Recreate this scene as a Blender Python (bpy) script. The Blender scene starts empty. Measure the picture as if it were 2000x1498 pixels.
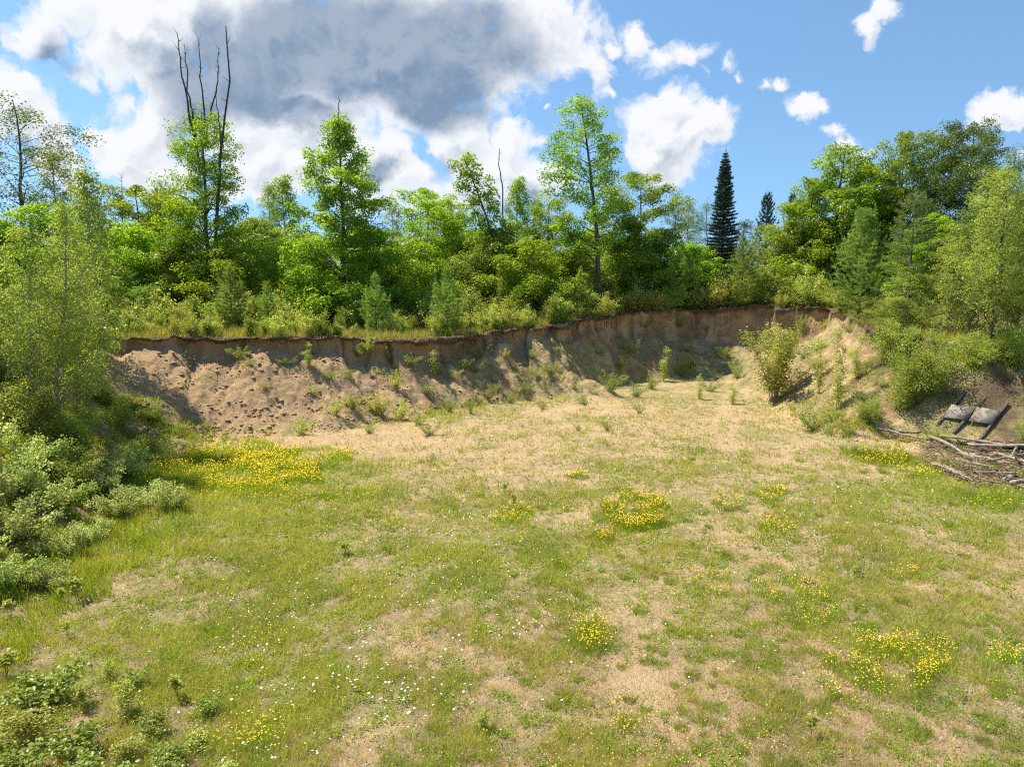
import bpy, math, numpy as np
from mathutils import Vector, Matrix
sc = bpy.context.scene
R = math.radians
F = 1376.0; PITCH = R(7.8); CAMZ = 6.0
# ---------------------------------------------------------------- camera
cam_d = bpy.data.cameras.new('camera'); cam = bpy.data.objects.new('camera', cam_d)
sc.collection.objects.link(cam); sc.camera = cam
cam_d.sensor_width = 36; cam_d.lens = 36 * F / 2000; cam_d.clip_end = 6000; cam_d.clip_start = .1
cam.location = (0, 0, CAMZ); cam.rotation_euler = (R(90) - PITCH, 0, 0)
# ---------------------------------------------------------------- light and exposure
SUN_EL = R(61); SUN_AZ = R(-70)            # azimuth from +Y (view direction), negative = to the left
to_sun = Vector((math.sin(SUN_AZ) * math.cos(SUN_EL), math.cos(SUN_AZ) * math.cos(SUN_EL), math.sin(SUN_EL)))
sd = bpy.data.lights.new('sun', 'SUN'); sd.energy = 4.2; sd.angle = R(.55); sd.color = (1, .92, .78)
sun = bpy.data.objects.new('sun', sd); sc.collection.objects.link(sun)
sun.rotation_euler = to_sun.to_track_quat('Z', 'Y').to_euler()
sc.view_settings.view_transform = 'Standard'; sc.view_settings.look = 'None'
sc.view_settings.gamma = 1; sc.view_settings.exposure = .98
cy = sc.cycles
cy.max_bounces = 8; cy.diffuse_bounces = 4; cy.transmission_bounces = 6; cy.glossy_bounces = 2
cy.use_denoising = False; cy.pixel_filter_type = 'BLACKMAN_HARRIS'; cy.filter_width = 1.15

def ray(px, py):
    cx = (px - 1000) / F; c = (749 - py) / F
    return np.array([cx, math.cos(PITCH) + c * math.sin(PITCH), -math.sin(PITCH) + c * math.cos(PITCH)])
def at(px, py, D):
    d = ray(px, py); t = D / d[1]; return np.array([0, 0, CAMZ]) + d * t
def gz(px, py, z=0.0):
    d = ray(px, py); t = (z - CAMZ) / d[2]; return np.array([0, 0, CAMZ]) + d * t
def uv(px, py):
    d = ray(px, py); return d[0] / d[1], d[2] / d[1]

class NT:
    """tiny helper for node trees"""
    def __init__(s, nt): s.nt = nt
    def n(s, typ, **kw):
        nd = s.nt.nodes.new(typ)
        ins = kw.pop('ins', {})
        for k, v in kw.items(): setattr(nd, k, v)
        for k, v in ins.items():
            if isinstance(v, bpy.types.NodeSocket): s.nt.links.new(v, nd.inputs[k])
            else: nd.inputs[k].default_value = v
        return nd
    def m(s, op, a, b=0.0, c=0.0, clamp=False):
        return s.n('ShaderNodeMath', operation=op, use_clamp=clamp, ins={0: a, 1: b, 2: c}).outputs[0]
    def v(s, op, a, b=(0, 0, 0), c=(0, 0, 0)):
        nd = s.n('ShaderNodeVectorMath', operation=op, ins={0: a, 1: b})
        if op == 'MULTIPLY_ADD':
            if isinstance(c, bpy.types.NodeSocket): s.nt.links.new(c, nd.inputs[2])
            else: nd.inputs[2].default_value = c
        return nd.outputs['Value'] if op in ('LENGTH', 'DOT_PRODUCT') else nd.outputs['Vector']
    def noise(s, vec, scale, detail=6, rough=.55, dist=0, out='Fac', lac=2.0):
        return s.n('ShaderNodeTexNoise', ins={'Vector': vec, 'Scale': scale, 'Detail': detail, 'Roughness': rough, 'Distortion': dist, 'Lacunarity': lac}).outputs[out]
    def ss(s, x, a, b):
        return s.n('ShaderNodeMapRange', interpolation_type='SMOOTHSTEP', ins={'Value': x, 'From Min': a, 'From Max': b}).outputs[0]
    def mix(s, f, a, b):
        nd = s.nt.nodes.new('ShaderNodeMix'); nd.data_type = 'RGBA'
        for i, v in ((0, f), (6, a), (7, b)):
            if isinstance(v, bpy.types.NodeSocket): s.nt.links.new(v, nd.inputs[i])
            elif i == 0: nd.inputs[0].default_value = v
            else: nd.inputs[i].default_value = (*v, 1)
        return nd.outputs[2]

# ---------------------------------------------------------------- sky with clouds
W = bpy.data.worlds.new('World'); sc.world = W; W.use_nodes = True
nt = W.node_tree; nt.nodes.clear(); T = NT(nt)
# cloud masses: (px, py, rx, ry, weight)
CL = [(70, 55, 60, 60, .9), (130, 10, 80, 60, .9), (280, 60, 160, 110, 1), (520, 100, 210, 150, 1.1), (800, 100, 270, 150, 1.2), (1040, 60, 130, 80, 1.), (1130, 100, 55, 45, .8),
      (950, 170, 80, 70, .7), (620, 220, 150, 80, .9), (280, 270, 80, 80, .9), (250, 320, 60, 45, .8), (320, 345, 70, 40, .9), (520, 300, 60, 45, .9), (590, 330, 60, 40, .9), (560, 360, 90, 30, .8),
      (760, 290, 50, 50, .8), (780, 350, 80, 40, .9), (890, 280, 75, 80, 1.), (960, 330, 80, 60, .9), (1050, 350, 80, 45, .9), (690, 390, 90, 30, .7), (900, 390, 130, 35, .8),
      (1170, 125, 40, 55, .5), (1195, 80, 35, 25, .35),
      (20, 200, 80, 75, 1.), (70, 235, 60, 60, .9), (110, 300, 50, 60, .9), (130, 350, 50, 40, .7), (197, 250, 28, 26, .55), (150, 130, 60, 60, .5), (370, 190, 110, 90, .9),
      (1300, 260, 95, 75, 1.1), (1310, 200, 50, 42, 1.), (1375, 245, 62, 42, 1.), (1260, 300, 60, 45, .7), (1300, 340, 60, 30, .6),
      (1255, 78, 34, 40, .42), (1290, 115, 56, 34, .42), (1355, 105, 56, 28, .36), (1365, 140, 26, 34, .3), (1415, 130, 30, 36, .34), (1440, 168, 22, 24, .3), (1200, 170, 26, 20, .2),
      (1495, 180, 34, 20, .3), (1530, 178, 30, 16, .28), (1715, 18, 44, 30, .7), (1690, 52, 38, 34, .55), (1582, 213, 34, 24, .6), (1562, 224, 26, 14, .35), (1632, 250, 36, 16, .4), (1670, 272, 44, 22, .45), (1700, 280, 24, 16, .3),
      (1985, 200, 62, 26, .8), (1965, 228, 60, 18, .6), (2000, 295, 34, 18, .6), (1045, 275, 30, 25, .35), (1066, 198, 14, 12, .4), (1010, 195, 30, 25, .25), (430, 370, 60, 30, .6), (450, 250, 120, 80, .8), (690, 310, 110, 70, .8), (1000, 280, 50, 60, .6), (620, 130, 300, 110, 1.1), (1300, 290, 90, 50, .9), (1340, 240, 70, 50, .9), (650, 350, 120, 50, .8), (230, 200, 80, 50, .5)]
DK = [(760, 100, 260, 110, 1.1), (850, 190, 120, 70, .9), (470, 160, 170, 90, 1.), (570, 225, 130, 40, .7), (120, 110, 60, 50, .4), (420, 70, 50, 90, .45), (380, 240, 60, 50, .4),
      (735, 345, 40, 30, .35), (600, 50, 150, 80, .9), (1000, 400, 150, 25, .4), (870, 340, 40, 40, .4), (60, 290, 40, 40, .35), (1650, 270, 30, 12, .3)]
def field_group(name, blobs):
    g = bpy.data.node_groups.new(name, 'ShaderNodeTree')
    g.interface.new_socket('P', in_out='INPUT', socket_type='NodeSocketVector')
    g.interface.new_socket('Field', in_out='OUTPUT', socket_type='NodeSocketFloat')
    G = NT(g); gi = g.nodes.new('NodeGroupInput'); go = g.nodes.new('NodeGroupOutput')
    cur = None
    for (px, py, rx, ry, w) in blobs:
        u, v = uv(px, py); e_ = 1 + max(0, .9 - w) * .8; a, b = rx / F * 1.02 * e_, ry / F * 1.04 * e_
        q = G.v('MULTIPLY_ADD', gi.outputs[0], (1 / a, 1 / b, 0), (-u / a, -v / b, 0))
        f = G.m('MULTIPLY_ADD', G.v('LENGTH', q), -max(w, .85), w)
        if cur is None: cur = f
        else:
            cur = G.m('SMOOTH_MAX', cur, f, .12)
    cur = G.m('MAXIMUM', G.m('ADD', cur, .06), -1.0)
    g.links.new(cur, go.inputs[0]); return g
gA = field_group('cloud_masses', CL); gB = field_group('cloud_bellies', DK)
tc = T.n('ShaderNodeTexCoord')
sep = T.n('ShaderNodeSeparateXYZ', ins={0: tc.outputs['Generated']})
yy = T.m('MAXIMUM', sep.outputs[1], .12)
P = T.n('ShaderNodeCombineXYZ', ins={0: T.m('DIVIDE', sep.outputs[0], yy), 1: T.m('DIVIDE', sep.outputs[2], yy), 2: 0.0}).outputs[0]
def cloud(Pin):
    wv = T.noise(Pin, 9.0, 6, .6, out='Color')
    w = T.v('MULTIPLY_ADD', T.v('SUBTRACT', wv, (.5, .5, .5)), (.12, .10, 0), Pin)
    g = T.n('ShaderNodeGroup'); g.node_tree = gA; nt.links.new(w, g.inputs[0])
    nz = T.noise(w, 9.0, 10, .62, .1)
    nz2 = T.noise(w, 42.0, 6, .65, .0)
    s_ = T.m('ADD', g.outputs[0], T.m('MULTIPLY', T.m('SUBTRACT', nz, .5), 2.1))
    return T.m('ADD', s_, T.m('MULTIPLY', T.m('SUBTRACT', nz2, .5), .45))
f0 = cloud(P)
f1 = cloud(T.v('ADD', P, (-.010, .020, 0)))
alpha = T.ss(f0, -.04, .40)
lit = T.ss(T.m('SUBTRACT', f0, f1), -.40, .30)
gb = T.n('ShaderNodeGroup'); gb.node_tree = gB
nt.links.new(T.v('MULTIPLY_ADD', T.v('SUBTRACT', T.noise(P, 7.0, 6, .6, out='Color'), (.5, .5, .5)), (.20, .14, 0), P), gb.inputs[0])
belly = T.ss(T.m('ADD', gb.outputs[0], T.m('MULTIPLY', T.m('SUBTRACT', T.noise(P, 5.0, 7, .52), .5), 1.0)), -.22, .42)
thick = T.ss(f0, .1, 1.0)
shade_in = T.m('MULTIPLY', T.m('MULTIPLY', T.m('SUBTRACT', 1.0, lit), thick), .62)
dark = T.m('MAXIMUM', T.m('MULTIPLY', belly, T.m('MULTIPLY_ADD', lit, -.22, 1.0)), shade_in)
ccol = T.mix(dark, (.82, .83, .86), (.185, .265, .385))
sv = T.n('ShaderNodeCombineXYZ', ins={0: sep.outputs[0], 1: sep.outputs[1], 2: T.m('MULTIPLY_ADD', T.m('MAXIMUM', sep.outputs[2], 0.0), .9, .16)}).outputs[0]
sky = T.n('ShaderNodeTexSky', sky_type='NISHITA', sun_disc=False, ins={})
nt.links.new(T.v('NORMALIZE', sv), sky.inputs[0])
sky.sun_elevation = SUN_EL; sky.sun_rotation = SUN_AZ; sky.air_density = 1.0; sky.dust_density = .3; sky.ozone_density = 3.5; sky.altitude = 500
hs = T.n('ShaderNodeHueSaturation', ins={'Saturation': 1.04, 'Hue': .490, 'Color': sky.outputs[0]})
bg1 = T.n('ShaderNodeBackground', ins={'Color': hs.outputs[0], 'Strength': .105})
bg2 = T.n('ShaderNodeBackground', ins={'Color': ccol, 'Strength': .60})
front = T.m('MULTIPLY', T.m('MULTIPLY', alpha, T.ss(sep.outputs[1], .12, .3)), .97)
mx = T.n('ShaderNodeMixShader', ins={0: front, 1: bg1.outputs[0], 2: bg2.outputs[0]})
out = T.n('ShaderNodeOutputWorld', ins={0: mx.outputs[0]})
W.cycles.sampling_method = 'MANUAL'; W.cycles.sample_map_resolution = 512
# ---------------------------------------------------------------- numpy noise
def _hash(ix, iy, seed):
    h = (ix.astype(np.int64) * 374761393 + iy.astype(np.int64) * 668265263 + seed * 1442695041) & 0xffffffff
    h = ((h ^ (h >> 13)) * 1274126177) & 0xffffffff
    return ((h ^ (h >> 16)) & 0xffff) / 65535.0
def vnoise(x, y, seed=0):
    ix = np.floor(x); iy = np.floor(y); fx = x - ix; fy = y - iy
    fx = fx * fx * (3 - 2 * fx); fy = fy * fy * (3 - 2 * fy)
    a = _hash(ix, iy, seed); b = _hash(ix + 1, iy, seed); c = _hash(ix, iy + 1, seed); d = _hash(ix + 1, iy + 1, seed)
    return (a * (1 - fx) + b * fx) * (1 - fy) + (c * (1 - fx) + d * fx) * fy
def fbm(x, y, sc_, oct=4, seed=0, g=.5):
    s = 0; a = 1; t = 0
    for o in range(oct):
        s = s + a * vnoise(x * sc_ + 17.3 * o, y * sc_ - 9.1 * o, seed + o); t += a; a *= g; sc_ *= 2.03
    return s / t
def sst(x, a, b):
    t = np.clip((x - a) / (b - a), 0, 1); return t * t * (3 - 2 * t)

# ---------------------------------------------------------------- gravel pit plan: toe and rim of the bank
ST = [  # toe x, y, rim x, y, rim height
    (-10, -12, -17, -14, 3.0), (-9, 2, -15, 0, 3.0), (-9.2, 10, -15, 11, 3.1), (-10, 16, -16.2, 19, 3.3), (-11.6, 21.5, -18.5, 26, 3.6),
    (-12.6, 25.8, -18.2, 31.0, 3.74), (-9.3, 28.3, -10.8, 33.3, 3.62), (-6.1, 30.2, -7.0, 35.6, 3.34), (-3.2, 34, -3.5, 38, 3.36),
    (-.2, 37, -.2, 40.3, 3.48), (3.0, 37.8, 2.0, 41.6, 3.75), (5.2, 41.2, 5.2, 45.2, 4.0), (8.6, 45.6, 8.8, 49.2, 4.2), (13.2, 44.5, 15.6, 49.6, 4.5),
    (12.9, 36.5, 20.3, 44.5, 4.62), (12.8, 28.6, 18.4, 36.0, 3.95), (14.9, 26.6, 18.6, 30.0, 3.7), (17.9, 24.6, 22.4, 27.6, 3.6),
    (24, 19, 29, 24, 3.5), (38, 8, 44, 13, 3.5), (40, -12, 48, -14, 3.5)]
ST = np.array(ST, float)
def catmull(P, n=10):
    out = []
    for i in range(len(P) - 1):
        p0 = P[max(i - 1, 0)]; p1 = P[i]; p2 = P[i + 1]; p3 = P[min(i + 2, len(P) - 1)]
        for k in range(n):
            t = k / n
            out.append(.5 * (2 * p1 + (p2 - p0) * t + (2 * p0 - 5 * p1 + 4 * p2 - p3) * t * t + (3 * p1 - p0 - 3 * p2 + p3) * t ** 3))
    out.append(P[-1]); return np.array(out)
CU = catmull(ST, 12)
TOE = CU[:, :2].copy(); RIM = CU[:, 2:4].copy(); RZ = CU[:, 4].copy()
_s = np.arange(len(CU)); RZ += (fbm(_s * 1.0, _s * 0 + 80, .4, 3, 11) - .5) * .35
RIM[:, 1] += (fbm(_s * 1.0, _s * 0, .55, 3, 5) - .5) * 1.7; RIM[:, 0] += (fbm(_s * 1.0, _s * 0 + 40, .5, 3, 9) - .5) * 1.2
TOE[:, 1] += (fbm(_s * 1.0, _s * 0, .4, 3, 15) - .5) * 1.0
def poly_dist(x, y, P):
    """distance to an open polyline, arc index of the nearest point, inside test of the closed polygon"""
    n = len(x); best = np.full(n, 1e9); idx = np.zeros(n); inside = np.zeros(n, bool)
    for i in range(len(P) - 1):
        ax, ay = P[i]; bx, by = P[i + 1]; dx, dy = bx - ax, by - ay; L = dx * dx + dy * dy + 1e-12
        t = np.clip(((x - ax) * dx + (y - ay) * dy) / L, 0, 1)
        d = (x - ax - t * dx) ** 2 + (y - ay - t * dy) ** 2
        m = d < best; best[m] = d[m]; idx[m] = (i + t)[m]
    Q = np.vstack([P, P[:1]])
    for i in range(len(Q) - 1):
        ax, ay = Q[i]; bx, by = Q[i + 1]
        if ay == by: continue
        c = (ay > y) != (by > y)
        inside ^= c & (x < (bx - ax) * (y - ay) / (by - ay) + ax)
    return np.sqrt(best), idx, inside
def terrain(x, y, full=False):
    x = np.atleast_1d(np.asarray(x, float)); y = np.atleast_1d(np.asarray(y, float))
    z = np.zeros(len(x)); t = np.zeros(len(x))
    dT, iT, inT = poly_dist(x, y, TOE); dR, iR, inR = poly_dist(x, y, RIM)
    dT = np.where(inT, 0, dT); dRr = np.where(inR, dR, 0)
    t = dT / (dT + dRr + 1e-9); t[inT] = 0; t[~inR] = 1
    rz = np.interp(iR, np.arange(len(RZ)), RZ)
    # where the steep band is: back wall only
    wall = sst(iR, 4.2 * 12, 5 * 12) * (1 - sst(iR, 15.2 * 12, 17 * 12))
    vb = .74 + .42 * (fbm(iR * 1.0, iR * 0 + 3, .16, 3, 45) - .5) - .22 * sst(iR, 11 * 12, 12 * 12) * (1 - sst(iR, 13.4 * 12, 14.4 * 12))
    steep = np.where(t < .84, (t / .84) ** 1.15 * vb, vb + (1 - vb) * sst(t, .84, .96) ** .8)
    soft = sst(t, -.05, 1.05)
    g = steep * wall + soft * (1 - wall)
    # lumps, gullies and ledges on the face
    nb = fbm(x, y, .35, 4, 21) - .5; nm = fbm(x, y, 1.5, 4, 33) - .5; nf = (fbm(x, y, 3.2, 4, 41, .62) - .5) * .8 - np.clip(np.abs(2 * fbm(x + .5 * y, y, 2.6, 3, 47, .6) - 1), 0, .35) * .9 + .2
    rg = 1 - np.abs(2 * fbm(x + .6 * y, y * .35, .55, 3, 71) - 1)
    face = sst(t, .0, .12) * (1 - sst(t, .93, 1.0)) * (1 - np.exp(-(((x - 17.3) / 2.0) ** 2 + ((y - 26.0) / 1.8) ** 2) ** 1.5))
    z = rz * g + face * (nb * .9 + nm * .42 + nf * .24 + (rg - .75) * .3 * sst(x, -3, 1))
    # dirt spur in the middle, grassed hump on the left slope
    def ridge(ax, ay, bx, by, w, h0, h1):
        dx, dy = bx - ax, by - ay; L = dx * dx + dy * dy
        u = np.clip(((x - ax) * dx + (y - ay) * dy) / L, 0, 1)
        d = np.hypot(x - ax - u * dx, y - ay - u * dy) / w
        return (h0 + (h1 - h0) * u) * np.exp(-d * d)
    sp = ridge(2.0, 41.5, 4.4, 38.6, 1.2, .7, .5) * (1 - sst(t, .65, .95)) + ridge(3.2, 38.4, 5.8, 38.6, .8, .45, .1)
    z = z + sp * (1 + nm)
    hump = ridge(-14.0, 27.0, -12.2, 25.0, .75, .75, .3)
    z = z + hump
    out = (t >= 1)
    far = np.where(out, dR, 0)
    z = z + np.where(out, far * .018 + far * .030 * sst(x, -5, 14) * (y > 25), 0) * np.where(far > 60, 60 / np.maximum(far, 1), 1)
    z = z + np.where(out, sst(far, .3, 4) * (fbm(x, y, .22, 3, 51) - .5) * .5, 0)
    fl = (t <= 0) * sst(dT * 0 + poly_edge(dT, x, y), 0, 1)
    z = z + (1 - sst(t, 0, .2)) * ((fbm(x, y, .16, 3, 61) - .5) * .35 + (fbm(x, y, 1.1, 3, 62) - .5) * .07)
    if full: return z, t, iR, wall, dR, nm, nf, hump, sp
    return z
def poly_edge(d, x, y): return d * 0
def ground(x, y): return float(terrain([x], [y])[0])

def mesh_obj(name, V, Fq, mat=None, parent=None, smooth=False, attrs=None):
    """V (n,3), Fq (m,k) -> linked object; k constant"""
    me = bpy.data.meshes.new(name); V = np.asarray(V, np.float32); Fq = np.asarray(Fq, np.int32)
    m, k = Fq.shape
    me.vertices.add(len(V)); me.vertices.foreach_set('co', V.ravel())
    me.loops.add(m * k); me.loops.foreach_set('vertex_index', Fq.ravel())
    me.polygons.add(m); me.polygons.foreach_set('loop_start', np.arange(0, m * k, k, dtype=np.int32))
    me.polygons.foreach_set('loop_total', np.full(m, k, np.int32))
    me.update(calc_edges=True)
    if smooth: me.polygons.foreach_set('use_smooth', np.ones(m, bool))
    for an, av in (attrs or {}).items():
        at_ = me.attributes.new(an, 'FLOAT', 'POINT'); at_.data.foreach_set('value', np.asarray(av, np.float32))
    if mat: me.materials.append(mat)
    o = bpy.data.objects.new(name, me); sc.collection.objects.link(o)
    if parent: o.parent = parent
    return o
def tag(o, label=None, cat=None, group=None, kind=None):
    if label: o['label'] = label
    if cat: o['category'] = cat
    if group: o['group'] = group
    if kind: o['kind'] = kind
    return o
def new_mat(name):
    m = bpy.data.materials.new(name); m.use_nodes = True; m.node_tree.nodes.clear(); return m, NT(m.node_tree)

# where the floor is green / bare / flowering, in plan coordinates derived from where it lies
def blob_field(x, y, bl):
    s = np.zeros_like(x)
    for (cx, cy_, rx, ry, w) in bl:
        s = s + w * np.exp(-(((x - cx) / rx) ** 2 + ((y - cy_) / ry) ** 2))
    return s
def pb(px, py, rx, ry, w):
    c = gz(px, py); a = gz(px + rx, py); b = gz(px, py - ry); return (c[0], c[1], abs(a[0] - c[0]), abs(b[1] - c[1]) , w)
GREEN = [pb(450, 1180, 400, 130, .16), pb(620, 1330, 300, 110, .14), pb(480, 930, 190, 50, .65), pb(650, 1010, 260, 60, .35), pb(860, 1110, 330, 80, .14), pb(1780, 980, 260, 40, .22),
         pb(1750, 890, 60, 22, .6), pb(1900, 960, 120, 20, .7), pb(330, 1010, 120, 70, .4), pb(1000, 730, 300, 40, .2), pb(1200, 1000, 260, 60, .05), pb(1400, 1130, 260, 60, .10),
         pb(800, 900, 200, 40, -.18), pb(1250, 850, 350, 50, -.12), pb(1500, 820, 200, 30, -.12), pb(850, 850, 260, 30, -.2), pb(1350, 1400, 380, 130, -.20), pb(1650, 1100, 130, 60, -.22), pb(1900, 1450, 220, 100, -.15),
         pb(600, 860, 200, 25, -.6), pb(1120, 800, 90, 12, -.4), pb(860, 1270, 130, 30, -.15), pb(180, 1180, 140, 60, -.12), pb(1760, 860, 90, 14, -.5), pb(1720, 900, 60, 8, -.2), pb(1950, 915, 110, 24, -.8), pb(1790, 880, 70, 10, -.5)]
def green(x, y):
    return .45 + blob_field(x, y, GREEN) + (fbm(x, y, .6, 4, 81, .65) - .5) * .75 + (fbm(x * 1.6 - y * .5, y * .6 + x * .3, .5, 3, 83) - .5) * .4
# ---------------------------------------------------------------- terrain mesh
def axis(a, b, d, far, gr=1.16):
    c = list(np.arange(a, b + 1e-6, d)); s = d
    lo = []; v = a
    while v > -far: s *= gr; v -= s; lo.append(v)
    hi = []; v = b; s = d
    while v < far: s *= gr; v += s; hi.append(v)
    return np.array(lo[::-1] + c + hi)
gx = axis(-20, 22, .075, 1500); 
gy1 = np.arange(6, 22, .12); gy2 = np.arange(22, 51, .065)
lo = []; v = 6; s = .12
while v > -60: s *= 1.2; v -= s; lo.append(v)
hi = []; v = gy2[-1]; s = .1
while v < 2500: s *= 1.15; v += s; hi.append(v)
gy = np.concatenate([lo[::-1], gy1, gy2, hi])
X, Y = np.meshgrid(gx, gy); nx, ny = len(gx), len(gy)
xf, yf = X.ravel(), Y.ravel()
z, t, iR, wall, dR, nm, nf, hump, spur = terrain(xf, yf, True)
# the sod lip leans out over the face
k = np.clip(iR, 0, len(RIM) - 1.001); i0 = k.astype(int)
tx = np.interp(k, np.arange(len(TOE)), TOE[:, 0]) - np.interp(k, np.arange(len(RIM)), RIM[:, 0])
ty = np.interp(k, np.arange(len(TOE)), TOE[:, 1]) - np.interp(k, np.arange(len(RIM)), RIM[:, 1])
L = np.hypot(tx, ty) + 1e-6
sh = wall * (sst(t, .90, .965)) * (1 - sst(np.where(t >= 1, dR, 0), 0, .9)) * (.10 + .80 * (fbm(xf, yf, .9, 3, 91)))
butt = wall * sst(t, .70, .84) * (1 - sst(t, .93, .97)) * ((fbm(iR * 1.0, z * .35, .42, 4, 97, .6) - .5) * 1.3)
under = -butt + wall * sst(t, .80, .88) * (1 - sst(t, .88, .95)) * .18
V = np.stack([xf + tx / L * (sh - under), yf + ty / L * (sh - under), z], 1)
ii = np.arange(nx * ny).reshape(ny, nx)
Q = np.stack([ii[:-1, :-1], ii[:-1, 1:], ii[1:, 1:], ii[1:, :-1]], -1).reshape(-1, 4)
gr = green(xf, yf)
floorm = 1 - sst(t, 0, .25)
veg = floorm * gr
# bank: bare sand on the left back wall, scrubby in the middle and right
scrub = .04 + .26 * sst(xf, -8, -3) + .08 * sst(xf, 9, 14) + .10 * sst(xf, -1, 3)
scrub = scrub + (fbm(xf, yf, .6, 4, 95) - .5) * .9 - .25 * sst(t, .78, .86)
veg = veg + (1 - floorm) * (t < 1) * scrub
leftbank = (1 - sst(iR, 4.0 * 12, 4.8 * 12)) + sst(iR, 15.6 * 12, 16.6 * 12)
veg = veg + np.clip(leftbank, 0, 1) * sst(t, .05, .3) * np.where(xf > 0, .22, .6)
veg = np.maximum(veg, np.clip(hump * 2 - .3, 0, .8))
veg = np.where(t >= 1, .95, veg)
soil = wall * sst(t, .90, .95) * (1 - .25 * (t >= 1)); soil = np.where((t >= 1) & (dR > .5), 0, soil)
soil = np.maximum(soil, sst(xf, 13, 15) * (yf < 33) * sst(t, .06, .2) * (t < 1) * (.45 + 1.1 * (fbm(xf, yf, .7, 3, 99) - .35)))
brown = sst(xf, -7, -3) * (t > 0) * (t < 1) * sst(t, .04, .2)
brown = np.maximum(brown, sst(xf, 12, 14) * sst(t, .1, .3) * (t < 1))
red = (1 - sst(xf, -8, -2)) * sst(t, .05, .2) * .8
m, N = new_mat('sandy_ground')
co = N.n('ShaderNodeTexCoord').outputs['Object']
aV = N.n('ShaderNodeAttribute', attribute_name='veg').outputs['Fac']; aS = N.n('ShaderNodeAttribute', attribute_name='soil').outputs['Fac']
aR = N.n('ShaderNodeAttribute', attribute_name='red').outputs['Fac']
n1 = N.noise(co, .8, 8, .6); n2 = N.noise(co, 9, 6, .7); n3 = N.noise(co, 34, 4, .7)
sand = N.mix(N.ss(n1, .35, .7), (.53, .37, .20), (.41, .275, .15))
sand = N.mix(N.m('MULTIPLY', N.ss(n2, .42, .7), .55), sand, (.60, .47, .29))
sand = N.mix(N.m('MULTIPLY', aR, .8), sand, (.40, .265, .15))
aB = N.n('ShaderNodeAttribute', attribute_name='brown').outputs['Fac']
sand = N.mix(N.m('MULTIPLY', aB, N.ss(n1, .34, .66)), sand, (.27, .17, .10))
straw = N.mix(n3, (.26, .21, .10), (.46, .38, .21))
grass = N.mix(n2, (.12, .15, .03), (.25, .25, .07))
litter = N.mix(N.ss(N.noise(co, 3.5, 6, .7), .4, .6), straw, grass)
f = N.ss(N.m('ADD', aV, N.m('MULTIPLY_ADD', N.noise(co, 2.4, 8, .7), 2.2, -1.1)), .25, .6)
c = N.mix(N.m('MULTIPLY', f, .8), sand, litter)
dk = N.ss(N.m('ADD', aS, N.m('MULTIPLY_ADD', n1, .8, -.4)), .45, .8)
c = N.mix(N.m('MULTIPLY', dk, .9), c, N.mix(n2, (.07, .05, .034), (.17, .12, .075)))
pit = N.ss(N.noise(co, 14, 4, .6), .62, .74)
c = N.mix(N.m('MULTIPLY', pit, .5), c, (.14, .09, .05))
bh = N.m('ADD', N.m('MULTIPLY', n2, .6), N.m('MULTIPLY', n3, .25))
bp = N.n('ShaderNodeBump', ins={'Height': bh, 'Strength': 1.0, 'Distance': .16})
b = N.n('ShaderNodeBsdfPrincipled', ins={'Base Color': c, 'Roughness': .95, 'Specular IOR Level': .15, 'Normal': bp.outputs[0]})
N.n('ShaderNodeOutputMaterial', ins={0: b.outputs[0]})
g_ = mesh_obj('ground', V, Q, m, smooth=True, attrs={'veg': veg, 'soil': soil, 'red': red, 'brown': brown})
tag(g_, 'sandy floor and eroded bank of an old gravel pit', None, None, 'structure')
del V, Q, X, Y
# height lookup on the finished terrain grid
ZG = z.reshape(ny, nx); TG = t.reshape(ny, nx); GRG = gr.reshape(ny, nx); VG = (veg + .24 * sst(xf, -8, -3) * (t > .02) * (t < 1)).reshape(ny, nx)
def look(A, x, y):
    i = np.clip(np.searchsorted(gx, x) - 1, 0, nx - 2); j = np.clip(np.searchsorted(gy, y) - 1, 0, ny - 2)
    u = np.clip((x - gx[i]) / (gx[i + 1] - gx[i]), 0, 1); v = np.clip((y - gy[j]) / (gy[j + 1] - gy[j]), 0, 1)
    return (A[j, i] * (1 - u) + A[j, i + 1] * u) * (1 - v) + (A[j + 1, i] * (1 - u) + A[j + 1, i + 1] * u) * v
def hz(x, y): return float(look(ZG, np.array([x]), np.array([y]))[0])
def hit(px, py):
    """where the view ray through a photo point meets the ground: a place in the world"""
    d = ray(px, py); s_ = np.concatenate([np.arange(6, 70, .08), np.arange(70, 300, 1.)])
    P_ = d[None] * (s_ / d[1])[:, None]; zz = P_[:, 2] + CAMZ - look(ZG, P_[:, 0], P_[:, 1])
    k_ = np.argmax(zz < 0)
    if zz[k_] >= 0: k_ = len(s_) - 1
    return P_[k_, 0], P_[k_, 1]
def hits(px, py):
    n = len(px); cx = (px - 1000) / F; c = (749 - py) / F
    dy = math.cos(PITCH) + c * math.sin(PITCH); dz = -math.sin(PITCH) + c * math.cos(PITCH)
    D = np.clip(-CAMZ / np.minimum(dz, -.02) * dy, 1, 90)
    for _ in range(12):
        zz = look(ZG, cx / dy * D, D); D = .5 * D + .5 * np.clip((zz - CAMZ) / np.minimum(dz, -.02) * dy, 1, 90)
    return cx / dy * D, D

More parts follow.
